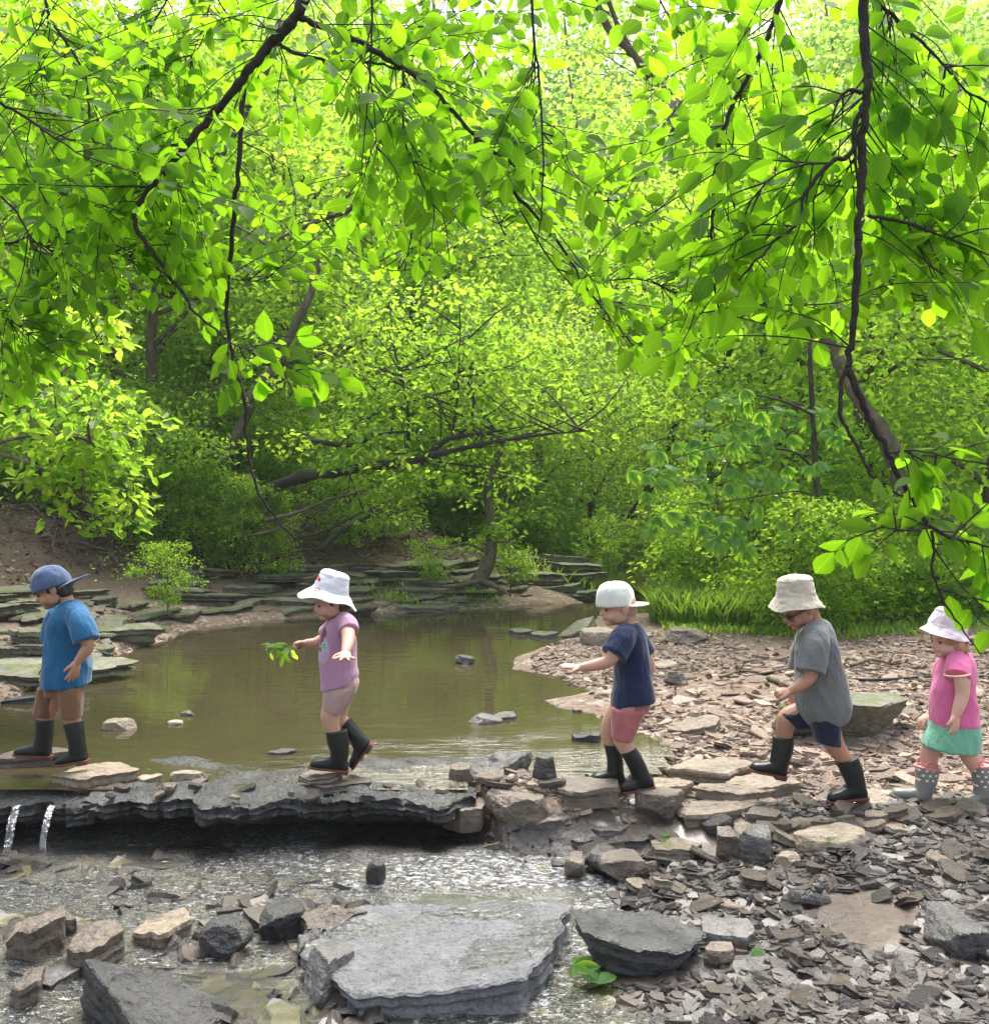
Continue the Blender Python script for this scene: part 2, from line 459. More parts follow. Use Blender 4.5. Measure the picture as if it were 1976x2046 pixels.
M['pool'] = water_material('pool_water', (.080, .066, .034), (.5, .45, .25), .35, 'pool', .03)
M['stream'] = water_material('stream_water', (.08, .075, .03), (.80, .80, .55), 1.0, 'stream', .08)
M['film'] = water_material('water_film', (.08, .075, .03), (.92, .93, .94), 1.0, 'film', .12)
M['falls'] = water_material('falling_sheet', (.08, .075, .03), (.95, .96, .96), 1.0, 'falls', .12)
M['fall'] = (lambda s: s.done((.9, .93, .95), .08, s.bump(s.noise(s.pos(), 60, 3, scl=(1, 1, .12)), .8, .01), Alpha=.28, IOR=1.33, Specular_IOR_Level=1.0))(NT('falling_water'))
# ---------------------------------------------------------------- the lie of the land
def plan(px, py, z=0.0):
    d = depth_at(py, z); return ((px - PCX) / PW * d, d)
_pool_px = [(-700, 1560), (0, 1555), (500, 1556), (900, 1552), (1290, 1535), (1310, 1492), (1230, 1455), (1180, 1428), (1110, 1418), (1090, 1400),
            (1160, 1378), (1110, 1352), (1020, 1338), (1030, 1315), (1100, 1290), (1145, 1268), (1170, 1245), (1200, 1228), (1400, 1222),
            (1330, 1207), (1040, 1208), (1000, 1216), (750, 1228), (560, 1238), (400, 1253), (345, 1275), (260, 1300), (205, 1325), (130, 1350), (45, 1392), (-60, 1425), (-700, 1450)]
POOL = np.array([plan(*q) for q in _pool_px])

def sdf(poly, x, y):
    x = np.asarray(x, float); y = np.asarray(y, float)
    d = np.full(x.shape, 1e9); inside = np.zeros(x.shape, bool)
    n = len(poly)
    for i in range(n):
        ax, ay = poly[i]; bx, by = poly[(i + 1) % n]
        ex, ey = bx - ax, by - ay
        t = np.clip(((x - ax) * ex + (y - ay) * ey) / (ex * ex + ey * ey + 1e-12), 0, 1)
        d = np.minimum(d, np.hypot(x - ax - t * ex, y - ay - t * ey))
        c = ((ay > y) != (by > y)) & (x < (bx - ax) * (y - ay) / (by - ay + 1e-12) + ax)
        inside ^= c
    return np.where(inside, -d, d)

def xdiv(y): return np.interp(y, [4, 6, 8, 10.5, 12, 20, 40, 70], [-.2, 0, .3, 1.0, 1.9, 3.4, 3.0, 2.0])
def terrain(x, y, rough=True):
    x = np.asarray(x, float); y = np.asarray(y, float)
    q = xyz(x, y)
    d = sdf(POOL, x, y) + .05 * vnoise(q * 5, 3)
    ch = np.where(y > 11, np.abs(x - xdiv(y)) - np.interp(y, [11, 20, 40], [.9, 1.5, 1.5]), 9)
    chz = np.clip((y - 12) * .02, 0, 1)
    dd = np.where(y > 11.5, np.minimum(d, ch + .2 * vnoise(q * 1.3, 5)), d)
    ddp = np.maximum(dd, 0)
    zl = np.interp(ddp, [0, .12, .5, 1.2, 1.9, 3.4, 5.5, 15, 45], [0, .04, .14, .36, .52, 1.25, 1.75, 3.2, 11])
    zr = np.interp(ddp, [0, .15, .6, 2.2, 3.5, 8, 15, 45], [0, .02, .035, .07, .16, .7, 1.6, 11])
    s = smooth01((x - xdiv(y) + .5) / 1.0)
    z = zl * (1 - s) + zr * s
    z = z + np.where(ch < d, chz * smooth01((y - 12) / 2), 0)
    if rough:
        amp = np.interp(ddp, [0, 1, 3], [.012, .03, .12]) * (1 - s) + np.interp(ddp, [0, 1, 6], [.008, .02, .12]) * s
        z = z + amp * fbm(q * 2.1, 7, 4) + .012 * fbm(q * 9, 9, 3) * (ddp > 0)
    z = np.where(dd < 0, -.02 - .26 * smooth01(-dd / .6), z)
    # right side in front of y=5.6 sinks a little; below the ledge everything drops
    f = smooth01((5.7 - y) / 1.3) * smooth01((x - .1) / .5) * (dd > 0)
    z = z - f * .09
    zlow = np.interp(x, [-3.5, -1.6, .25, .7, 1.4, 3], [-.20, -.27, -.265, -.20, -.13, -.07])
    zlow = zlow + np.interp(y, [2.2, 3.3], [0.0, .02]) + .030 * fbm(q * 2.6, 21, 4)
    yc = np.interp(x, [-.25, .05, .9, 1.5], [4.72, 4.42, 4.40, 4.25]); wd = np.interp(x, [-.25, .05, .9, 1.6], [.12, .45, .5, .9])
    t = smooth01((yc - y) / wd)
    sill = np.where(x < -.1, -.05, z)
    near = smooth01((5.1 - y) / .3)
    z = np.where(x < 0, z * (1 - near) + np.maximum(z, -.06) * near, z)
    return z * (1 - t) + zlow * t

def grid(xs, ys):
    X, Y = np.meshgrid(xs, ys); n, m = X.shape
    i = np.arange(n - 1)[:, None] * m; j = np.arange(m - 1)[None]
    Q = np.stack([i + j, i + j + 1, i + m + j + 1, i + m + j], -1).reshape(-1, 4)
    return X, Y, Q
ys = np.concatenate([np.linspace(-3, 2.2, 25), np.linspace(2.25, 6, 150), np.linspace(6.04, 14, 150), np.linspace(14.3, 34, 60), np.linspace(35, 110, 26)])
xs = np.concatenate([np.linspace(-60, -9, 26), np.linspace(-8.8, -3.2, 50), np.linspace(-3.15, 3.6, 190), np.linspace(3.7, 10, 50), np.linspace(11, 60, 26)])
X, Y, Q = grid(xs, ys)
Z = terrain(X, Y)
g = ob('ground', mesh_np('ground', np.stack([X, Y, Z], -1).reshape(-1, 3), [Q]), M['ground'])
tag(g, 'muddy brown creek bank ground with gravel and wet bed', kind='structure')

# pool water: one sheet, cut where the land rises out of it
def sheet(name, xs, ys, z, keep, mat, label, amp=0.0):
    X, Y, Q = grid(xs, ys)
    K = keep(X, Y).ravel()
    Q = Q[K[Q].any(1)]
    used = np.unique(Q); mp = -np.ones(X.size, int); mp[used] = np.arange(len(used))
    zz = z(X, Y).ravel() if callable(z) else np.full(X.size, z)
    V = np.stack([X.ravel(), Y.ravel(), zz], -1)[used]
    o = ob(name, mesh_np(name, V, [mp[Q]]), mat)
    return tag(o, label, kind='structure')
sheet('pool_water', np.arange(-9, 5, .06), np.arange(4.36, 14.5, .06), 0.0, lambda x, y: (sdf(POOL, x, y) < .05) | ((y < 4.7) & (x < -.12)), M['pool'], 'still murky brown pool water reflecting the green trees')
def stream_z(x, y):
    q = xyz(x, y)
    b = np.interp(x, [-3, .2, .8, 1.3], [-.203, -.213, -.22, -.20])
    r = np.interp(np.hypot((x + .25) / 1.0, (y - 4.0) / .5), [0, 1], [.035, 0])
    return b + r + .006 * fbm(q * np.array([5, 8, 1]), 31, 3)
sheet('stream_water', np.arange(-4, 1.5, .03), np.arange(1.9, 4.66, .03), stream_z, lambda x, y: x < 1.45 - .0 * y, M['stream'], 'shallow fast stream water glittering over stones')
sheet('upstream_water', np.arange(0, 6, .1), np.arange(13.2, 26, .1), lambda x, y: np.clip((y - 12) * .02, 0, 1) + .03, lambda x, y: np.abs(x - xdiv(y)) < 1.8, M['pool'], 'narrow creek water coming down between the far banks')

# ---------------------------------------------------------------- rocks
def slab_mesh(name, seed, w, d, h, nside=6, planes=None, nth=44, rings=6, layers=5, rough=.05, jag=.04, tilt=.12, dome=.0, strat=.5, taper=.0):
    rs = np.random.RandomState(seed)
    th = np.arange(nth) / nth * 2 * np.pi
    a = np.sort((np.arange(nside) + rs.uniform(-.3, .3, nside)) / nside * 2 * np.pi) + rs.uniform(0, 6)
    dk = rs.uniform(.62, 1.0, nside)
    if planes: a = np.radians([q[0] for q in planes]); dk = np.array([q[1] for q in planes])
    cs = np.cos(th[:, None] - a[None])
    Rr = np.min(np.where(cs > .08, dk / np.maximum(cs, .08), 9), 1)
    Rr = np.minimum(Rr, 1.4); Rr = Rr / max(np.abs(Rr * np.cos(th)).max(), np.abs(Rr * np.sin(th)).max())
    e = xyz(np.cos(th) * 2.2, np.sin(th) * 2.2)
    Rr = Rr * (1 + jag * 2 * fbm(e * 2 + seed % 97, seed, 3))
    cx, sy_ = np.cos(th), np.sin(th)
    hs = (w + d) / 4
    V = []; rg = []
    fr = np.linspace(0, 1, rings + 1)[1:] ** .8
    sc_ = 1 / max(.05, hs)
    for f in fr:
        x = cx * Rr * f * w / 2; y = sy_ * Rr * f * d / 2
        p = xyz(x, y) * (3.0 * sc_ / 2)
        z = h / 2 * (1 - dome * f * f) + h * rough * 6 * fbm(p + seed % 31, seed + 5, 4) * .5
        z = z + tilt * h * x / (w / 2) + .0045 * np.minimum(1, w / .2) * (1 - 3 * np.abs(fbm(np.stack([x * 26, y * 26, 0 * x + seed], -1), seed + 11, 4)))
        if f == fr[-1]: z = z - h * .04
        rg.append(np.stack([x, y, z], -1))
    top = rg[-1][:, 2]
    bot = -h / 2 + 0 * top
    for l in range(1, layers + 1):
        t = l / layers
        off = 1 + strat * .12 * rs.uniform(-1, 1) - taper * t
        p = xyz(cx * 3, sy_ * 3, t * 6)
        f = off * (1 + .07 * fbm(p * np.array([1.5, 1.5, .6]) + seed % 13, seed + 9, 4))
        z = top * (1 - t) + bot * t
        rg.append(np.stack([cx * Rr * f * w / 2, sy_ * Rr * f * d / 2, z], -1))
    rg = np.array(rg); m = len(rg)
    V = rg.reshape(-1, 3)
    i = np.arange(m - 1)[:, None] * nth; j = np.arange(nth)[None]; k = (j + 1) % nth
    Qd = np.stack([i + j, i + nth + j, i + nth + k, i + k], -1).reshape(-1, 4)
    V = np.vstack([V, [[0, 0, h / 2 + h * rough * 3 * float(fbm(np.array([[seed % 31, 0., 0]]), seed + 5, 4)[0])]], [[0, 0, -h / 2]]])
    jj = np.arange(nth); kk = (jj + 1) % nth
    T = np.vstack([np.stack([jj, kk, np.full(nth, m * nth)], -1), np.stack([(m-1)*nth + kk, (m-1)*nth + jj, np.full(nth, m * nth + 1)], -1)])
    return mesh_np(name, V, [T, Qd])

_ico = {}
def icos(n):
    if n not in _ico:
        import bmesh
        bm = bmesh.new(); bmesh.ops.create_icosphere(bm, subdivisions=n, radius=1)
        _ico[n] = (np.array([v.co[:] for v in bm.verts]), np.array([[v.index for v in f.verts] for f in bm.faces]))
        bm.free()
    return _ico[n]
def boulder_mesh(name, seed, w, d, h, nplane=8, sub=5, noise=.05, flat_top=True):
    rs = np.random.RandomState(seed)
    D, F = icos(sub)
    nrm = rs.normal(size=(nplane, 3)); nrm /= np.linalg.norm(nrm, axis=1)[:, None]
    dk = rs.uniform(.62, .92, nplane)
    if flat_top:
        nrm = np.vstack([nrm, [rs.uniform(-.15, .15), rs.uniform(-.15, .15), 1], [0, 0, -1]]); dk = np.append(dk, [.62, .7])
        nrm /= np.linalg.norm(nrm, axis=1)[:, None]
    c = D @ nrm.T
    r = np.min(np.where(c > .05, dk / np.maximum(c, .05), 9), 1)
    r = np.minimum(r, 1.15)
    V = D * r[:, None]
    V = V + D * (noise * 2 * fbm(V * 2.2 + seed % 53, seed, 4))[:, None]
    V = V + D * (noise * .55 * (.5 - 2 * np.abs(fbm(V * 4.5 + seed % 29, seed + 8, 4))))[:, None]
    V[:, 2] += noise * .8 * fbm(V * np.array([2, 2, 9]) + seed % 17, seed + 3, 6)
    V /= np.abs(V).max(0)
    V = V * np.array([w / 2, d / 2, h / 2])
    return mesh_np(name, V, [F])

ROCKS = []   # (x, y, radius) kept clear of small stones
def rock(px, py, wpx, hpx, z, mat, label, kind='slab', dep=None, seed=1, yaw=None, pitch=0, roll=0, cat='rock', name=None, group=None, **kw):
    """px, py: foot of the rock's front edge in the photograph; z: height of what it lies on there"""
    D = depth_at(py, z)
    sc_ = D / PW
    w_ = wpx * sc_
    d_ = dep if dep else w_ * .7
    ang = math.atan2(CAMZ - z, D)
    h_ = max(.02, hpx * sc_ - d_ * math.sin(ang) * .8) if 'h' not in kw else kw.pop('h')
    x = (px - PCX) * sc_; y = D + d_ / 2 * .92
    me = (slab_mesh if kind == 'slab' else boulder_mesh)(name or ('flat_rock' if kind == 'slab' else 'boulder'), seed, w_ * 1.04, d_, h_, **kw)
    o = ob(name or ('flat_rock' if kind == 'slab' else 'boulder'), me, M[mat], smooth=False)
    o.location = (x, y, z + h_ / 2)
    o.rotation_euler = (R(pitch), R(roll), R(yaw) if yaw is not None else 0)
    tag(o, label, cat, group)
    ROCKS.append((x, y, min(w_, d_ * 1.3) / 2 * .9, w_ / 2 * .85, d_ / 2 * .85))
    return o

# --- stepping stones, dam and stream, named one by one
rock(150, 1602, 208, 84, -.055, 'rock_tan', 'thick tan boulder with broken edge under the boy in blue shirt', 'slab', .34, 11, yaw=4, nside=5, h=.095, taper=.22, jag=.06, rough=.04, nth=64)
rock(48, 1550, 150, 30, -.03, 'rock_brown', 'flat grey stone under the toe of the boot at the left edge', 'slab', .26, 12, yaw=-8, h=.085, nside=6)
rock(290, 1580, 62, 32, -.03, 'rock_tan', 'small tan stone just right of the tan stepping boulder', 'slab', .12, 13, h=.05, nside=5)
rock(375, 1575, 84, 40, -.02, 'rock_tan', 'lone light stone on the left part of the wet ledge', 'boulder', .14, 14, h=.06, cat='stone')
rock(330, 1594, 40, 32, -.01, 'rock_brown', 'small broken brown stone leaning on the wet ledge', 'boulder', .08, 15, h=.05, cat='stone')
rock(658, 1590, 152, 34, -.016, 'rock_brown', 'lower brown flat stone of the pair under the girl in lilac', 'slab', .22, 16, yaw=5, h=.03, nside=6)
rock(640, 1574, 112, 32, .006, 'rock_brown', 'upper brown flat stone that the girl in lilac stands on', 'slab', .19, 17, yaw=-6, h=.032, nside=5, roll=-3)
rock(985, 1602, 150, 82, -.09, 'rock_gray', 'pale rounded boulder at the left end of the stone dam', 'slab', .30, 18, yaw=10, h=.15, nside=5, tilt=.22, rough=.08, jag=.06, nth=64, rings=9, layers=7)
rock(925, 1600, 60, 62, -.08, 'rock_brown', 'brown block leaning on the pale boulder of the dam', 'boulder', .16, 19, h=0.149)
rock(1088, 1585, 52, 62, -.03, 'rock_dark', 'upright black stone between boulder and flat dam slab', 'boulder', .14, 20, h=0.162, cat='stone')
rock(1180, 1620, 152, 48, -.055, 'rock_brown', 'brown slab under the front boot of the boy in navy', 'slab', .24, 21, h=0.081, yaw=-4, nside=5)
rock(1225, 1585, 90, 16, -.04, 'rock_brown', 'thin stone under the far boot of the boy in navy', 'slab', .2, 211, h=.055, nside=6)
rock(1335, 1608, 110, 30, -.075, 'rock_tan', 'tan slab behind the heel of the boy in navy', 'slab', .2, 22, h=0.068, nside=6)
rock(1425, 1568, 195, 44, -.05, 'rock_dry', 'long pale slab between the boys in navy and grey', 'slab', .26, 23, h=0.061, nside=5, yaw=-3)
rock(1325, 1655, 100, 56, -.12, 'rock_brown', 'round topped brown block in the middle of the dam', 'boulder', .2, 24, h=0.149)
rock(1470, 1622, 168, 52, -.085, 'rock_dry', 'long wedge of pale stone pointing right in the dam', 'slab', .2, 25, h=0.074, yaw=-12, roll=4, nside=5)
rock(1540, 1604, 155, 42, -.065, 'rock_dry', 'pale slab resting on the pebbles in front of the grey shirt boy', 'slab', .22, 26, h=0.068, yaw=6)
rock(1450, 1664, 180, 52, -.13, 'rock_dry', 'lower pale slab with black gap beneath it in the dam', 'slab', .22, 27, h=0.081, yaw=8, nside=6)
rock(1530, 1666, 80, 36, -.12, 'rock_brown', 'brown stone at the right end of the lower dam slab', 'boulder', .12, 28, h=0.081, cat='stone')
rock(1740, 1640, 165, 40, -.10, 'rock_dry', 'broad pale slab under the rear boot of the grey shirt boy', 'slab', .26, 29, h=0.068, yaw=-5)
rock(1545, 1588, 110, 20, -.055, 'rock_dry', 'thin pale stone under the lifted boot of the grey shirt boy', 'slab', .2, 291, h=.055, nside=6)
rock(1620, 1640, 60, 60, -.12, 'rock_tan', 'narrow tan stone wedged upright right of the dam', 'boulder', .1, 30, h=.075, cat='stone')
rock(1030, 1672, 130, 56, -.14, 'rock_brown', 'dark brown block under the pale dam boulder', 'boulder', .24, 31, h=0.162)
rock(925, 1668, 90, 46, -.15, 'rock_brown', 'brown block at the left foot of the stone dam', 'slab', .2, 32, h=0.095)
rock(1092, 1694, 108, 38, -.18, 'rock_wet', 'low wet block at the foot of the stone dam', 'slab', .2, 33, h=0.095)
rock(1205, 1648, 120, 34, -.13, 'rock_brown', 'brown stone below the slab under the navy shirt boy', 'slab', .18, 34, h=0.081)
rock(1215, 1680, 110, 24, -.15, 'rock_wet', 'thin dark stone lying in the trickle below the dam', 'slab', .16, 35, h=.04)
rock(1675, 1738, 160, 56, -.15, 'rock_tan', 'large tan boulder on the pebbles below the dam', 'boulder', .22, 36, h=0.135)
rock(1520, 1742, 80, 66, -.16, 'rock_gray', 'grey cube shaped stone beside the tan block', 'boulder', .16, 37, h=0.162)
rock(1464, 1738, 64, 60, -.17, 'rock_brown', 'dark split stone left of the grey cube shaped stone', 'boulder', .14, 38, h=0.149)
rock(1580, 1756, 56, 46, -.16, 'rock_tan', 'squat tan stone between grey cube and large tan boulder', 'boulder', .12, 39, h=.08, cat='stone')
rock(1255, 1770, 110, 52, -.20, 'rock_brown', 'brown block with pale top in the wet gravel below the dam', 'boulder', .18, 40, h=.09)
rock(1205, 1748, 80, 46, -.20, 'rock_gray', 'grey wet stone left of the brown wet gravel block', 'boulder', .15, 41, h=.08)
rock(1155, 1765, 50, 50, -.21, 'rock_brown', 'rusty brown stone at the edge of the glittering stream', 'boulder', .12, 42, h=.09, cat='stone')
rock(1180, 1710, 100, 34, -.19, 'rock_gray', 'flat grey stone with water running round it below the dam', 'slab', .2, 43, h=.05)
rock(1265, 1700, 80, 30, -.17, 'rock_wet', 'purple grey flat stone in the trickle below the dam', 'slab', .16, 44, h=.04)
rock(1355, 1722, 96, 30, -.16, 'rock_dry', 'pale brown flat stone in the gravel under the lower dam slab', 'slab', .18, 45, h=.045)
rock(750, 1790, 42, 46, -.225, 'rock_dark', 'small black pointed stone alone in the glittering stream', 'boulder', .1, 46, h=.12, flat_top=False, cat='stone')
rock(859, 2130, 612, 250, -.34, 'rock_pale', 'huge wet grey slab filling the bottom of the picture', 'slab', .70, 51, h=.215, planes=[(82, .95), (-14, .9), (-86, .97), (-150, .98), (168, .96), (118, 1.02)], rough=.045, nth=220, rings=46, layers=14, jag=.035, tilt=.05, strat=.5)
rock(655, 1900, 150, 56, -.20, 'rock_brown', 'brown broken stone resting on the left rim of the huge grey slab', 'slab', .2, 48, h=0.074, nside=5, tilt=.22, rough=.08, jag=.06, nth=64, rings=9, layers=7)
rock(648, 2046, 120, 110, -.26, 'rock_gray', 'wet cracked stone against the left end of the huge grey slab', 'boulder', .3, 49, h=.17, sub=5)
rock(1285, 1992, 335, 130, -.24, 'rock_glaze', 'black undercut slab with pale top right of the huge grey slab', 'slab', .33, 50, yaw=-6, h=.135, nside=5, taper=.45, tilt=-.1, nth=120, rings=18, layers=9, roll=3)
rock(258, 2150, 330, 130, -.27, 'rock_dark', 'big black tilted boulder in the bottom left corner', 'slab', .34, 52, yaw=-8, h=.14, nside=5, tilt=-.3, nth=120, rings=18, layers=9, taper=.1, roll=9)
rock(40, 1950, 120, 120, -.24, 'rock_brown', 'pale lumpy boulder cut by the left edge of the picture', 'slab', .3, 53, h=0.118, nside=5, tilt=.22, rough=.08, jag=.06, nth=64, rings=9, layers=7)
rock(150, 1968, 130, 100, -.24, 'rock_brown', 'tan pointed boulder left of the stream near the front', 'slab', .26, 54, h=0.099, nside=5, tilt=.22, rough=.08, jag=.06, nth=64, rings=9, layers=7)
rock(25, 2050, 80, 90, -.25, 'rock_brown', 'rounded brown stone in the bottom left corner', 'slab', .2, 55, h=0.087, nside=5, tilt=.22, rough=.08, jag=.06, nth=64, rings=9, layers=7)
rock(92, 2010, 80, 60, -.25, 'rock_gray', 'pale grey stone above the big black tilted boulder', 'slab', .18, 56, h=0.056)
rock(85, 1900, 90, 50, -.24, 'rock_brown', 'small tan stone behind the tan pointed boulder', 'slab', .18, 561, h=0.068, nside=5, tilt=.22, rough=.08, jag=.06, nth=64, rings=9, layers=7)
rock(312, 1912, 116, 70, -.24, 'rock_tan', 'pale flat topped boulder alone in the left of the stream', 'slab', .24, 57, h=0.074, nside=5, jag=.07)
rock(436, 1952, 110, 76, -.25, 'rock_dark', 'black pointed boulder in the stream left of centre', 'boulder', .2, 58, h=.15, flat_top=False)
rock(545, 1915, 110, 74, -.25, 'rock_dark', 'smooth purple black boulder left of the huge grey slab', 'boulder', .22, 59, h=.14)
rock(610, 1960, 70, 100, -.26, 'rock_wet', 'upright wet stone wedged beside the smooth black boulder', 'slab', .18, 60, h=0.112, nside=5, tilt=.22, rough=.08, jag=.06, nth=64, rings=9, layers=7)
rock(1950, 1985, 110, 130, -.19, 'rock_gray', 'grey boulder cut by the right edge of the picture', 'boulder', .3, 61, h=.18)
rock(1460, 1905, 120, 50, -.19, 'rock_gray', 'wet grey flat stone right of the black undercut slab', 'slab', .2, 62, h=.05)
rock(1445, 1950, 70, 46, -.21, 'rock_brown', 'brown stone at the right foot of the undercut slab', 'boulder', .12, 63, h=.08, cat='stone')
rock(1510, 1975, 86, 44, -.22, 'rock_gray', 'grey split stone with water around it right of the undercut slab', 'slab', .14, 64, h=.05)
rock(1410, 1982, 110, 36, -.23, 'rock_wet', 'dark flat stone in the trickle below the undercut slab', 'slab', .16, 65, h=.04)
# pool and right shore
rock(1712, 1496, 285, 98, -.01, 'rock_moss', 'long mossy grey boulder on the gravel behind the boy in grey', 'boulder', .5, 66, h=.26, noise=.06)
rock(1163, 1280, 105, 62, -.01, 'rock_moss', 'tilted dark slab at the far right shore of the pool', 'slab', .6, 67, h=.10, roll=-22, nside=5)
rock(1200, 1300, 75, 50, 0.0, 'rock_dry', 'pale boulder below the tilted slab at the pool shore', 'boulder', .4, 68, h=.17)
rock(1378, 1292, 90, 40, .04, 'rock_brown', 'dark flat rock at the foot of the bright grass clump', 'boulder', .45, 69, h=.13)
rock(928, 1336, 40, 18, -.03, 'rock_dark', 'small black stone standing in the middle of the pool', 'boulder', .16, 70, h=.09, cat='stone')
rock(1040, 1275, 60, 12, -.02, 'rock_wet', 'left one of two flat dark rocks awash in the far pool', 'slab', .3, 71, h=.055)
rock(1090, 1282, 62, 14, -.02, 'rock_wet', 'right one of two flat dark rocks awash in the far pool', 'slab', .3, 72, h=.055)
rock(230, 1472, 66, 30, -.03, 'rock_tan', 'pale split stone poking out of the pool behind the blue shirt boy', 'boulder', .14, 73, h=.085, cat='stone')
rock(346, 1460, 32, 14, -.03, 'rock_tan', 'tiny pale stone in the pool right of the pale split stone', 'boulder', .08, 74, h=.05, cat='stone')
rock(372, 1442, 30, 14, -.03, 'rock_brown', 'tiny dark stone in the pool beyond the pale split stone', 'boulder', .08, 741, h=.055, cat='stone')
rock(968, 1458, 70, 30, -.03, 'rock_gray', 'pale lump of stone in the pool left of the boy in navy', 'boulder', .2, 75, h=.07, cat='stone')
rock(1010, 1450, 60, 16, -.03, 'rock_gray', 'thin pale slab awash in the pool left of the boy in navy', 'slab', .18, 76, h=.045)
rock(555, 1522, 64, 14, -.03, 'rock_gray', 'flat pale stone just awash in the pool behind the lilac girl', 'slab', .1, 77, h=.04, cat='stone')
rock(1180, 1496, 66, 22, -.03, 'rock_dark', 'black wet stone in the pool behind the boots of the navy boy', 'slab', .14, 78, h=.06)
rock(1180, 1345, 60, 20, .0, 'rock_brown', 'brown stone on the gravel spit beyond the hand of the navy boy', 'slab', .25, 79, h=.06)
rock(1355, 1380, 50, 40, .01, 'rock_brown', 'brown wedge of stone standing on the gravel bar', 'boulder', .18, 80, h=.12, flat_top=False)
rock(1400, 1475, 110, 26, .0, 'rock_dry', 'pale sloping slab on the gravel bar behind the navy boy', 'slab', .3, 81, h=.05, roll=-6)
rock(1330, 1345, 60, 22, .01, 'rock_dry', 'flat pale stone on the middle of the gravel bar', 'slab', .3, 82, h=.05)
# left bank
rock(220, 1298, 190, 60, .0, 'rock_moss', 'great overhanging mossy slab at the left shore of the pool', 'slab', .7, 83, h=.14, nside=4, taper=.35, nth=80, rings=9, layers=7)
rock(45, 1318, 130, 46, .0, 'rock_moss', 'mossy slab shelf at the left edge behind the blue shirt boy', 'slab', .8, 84, h=.14, nside=6, taper=.25, nth=64)
rock(345, 1250, 100, 32, .03, 'rock_moss', 'pale flat slab on the bank right of the overhanging slab', 'slab', .6, 85, h=.10, taper=.2)
rock(700, 1236, 110, 18, .0, 'rock_moss', 'low flat slab at the waterline behind the hat of the lilac girl', 'slab', .6, 86, h=.09, taper=.3)

# ledge that holds back the pool
def ledge(name, x0, x1, y0, y1, z0, z1, seed, label, mat='rock_gray'):
    n = int((x1 - x0) / .009); xx = np.linspace(x0, x1, n)
    rings = []
    q = xyz(xx * 3, 0)
    front = y0 + .12 * fbm(q * 1.2, seed, 4) + .03 * np.round(3 * fbm(q * 3, seed + 2, 2)) / 1.5 + .02 * fbm(q * 9, seed + 3, 3)
    prof = [(y1 + .1, z0 - .02), (y1, z1 - .012)]
    m = 40
    R_ = []
    for i in range(m):
        t = i / (m - 1)
        yy = y1 * (1 - t) + front * t
        R_.append(np.stack([xx, yy, z1 + .016 * fbm(np.stack([xx * 6, yy * 9, 0 * xx], -1), seed + 4, 4) + .012 * (.5 - 2 * np.abs(fbm(np.stack([xx * 16, yy * 24, 0 * xx], -1), seed + 14, 4))) - .02 * t ** 4 - .012 * smooth01((yy - 4.40) / .12) + .028 * fbm(np.stack([xx * 2.6, yy * 5, 0 * xx], -1), seed + 24, 2)], -1))
    for k, (o1, zz) in enumerate([(-.008, .8), (.006, .62), (-.012, .5), (.012, .35), (-.004, .2), (.03, .05), (.10, 0)]):
        R_.append(np.stack([xx, front + o1 + .03 * fbm(q * 6 + k * .4, seed + 7, 5), z0 + (z1 - z0) * zz + .022 * fbm(q * 3 + k * .3, seed + 8, 4)], -1))
    R_.append(np.stack([xx, 0 * xx + y1, 0 * xx + z0], -1))
    V = np.array(R_); mm = len(V)
    i = np.arange(mm - 1)[:, None] * n; j = np.arange(n - 1)[None]
    Qd = np.stack([i + j, i + n + j, i + n + j + 1, i + j + 1], -1).reshape(-1, 4)
    o = ob(name, mesh_np(name, V.reshape(-1, 3), [Qd]), M[mat], smooth=False)
    tag(o, label, 'rock ledge')
    return o
ledge('rock_ledge', -1.78, -.08, 4.24, 4.85, -.10, .004, 91, 'long wet black rock ledge crossing the creek under the children', 'rock_glaze')
ledge('rock_ledge', -4.2, -1.72, 4.22, 4.85, -.13, -.03, 92, 'low wet ledge at the left where small waterfalls spill over', 'rock_glaze')
# the dark wall under the ledge
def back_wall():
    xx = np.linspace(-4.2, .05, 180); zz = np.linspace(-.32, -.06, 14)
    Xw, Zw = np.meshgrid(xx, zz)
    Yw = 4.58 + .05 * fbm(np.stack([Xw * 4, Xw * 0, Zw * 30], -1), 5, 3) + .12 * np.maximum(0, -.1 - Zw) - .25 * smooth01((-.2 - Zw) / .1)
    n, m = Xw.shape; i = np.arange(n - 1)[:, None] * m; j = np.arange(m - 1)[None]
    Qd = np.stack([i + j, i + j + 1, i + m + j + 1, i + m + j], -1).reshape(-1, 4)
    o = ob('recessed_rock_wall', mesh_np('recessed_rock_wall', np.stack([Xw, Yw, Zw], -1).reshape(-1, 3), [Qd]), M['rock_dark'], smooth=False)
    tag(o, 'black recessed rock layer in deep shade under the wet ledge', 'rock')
back_wall()

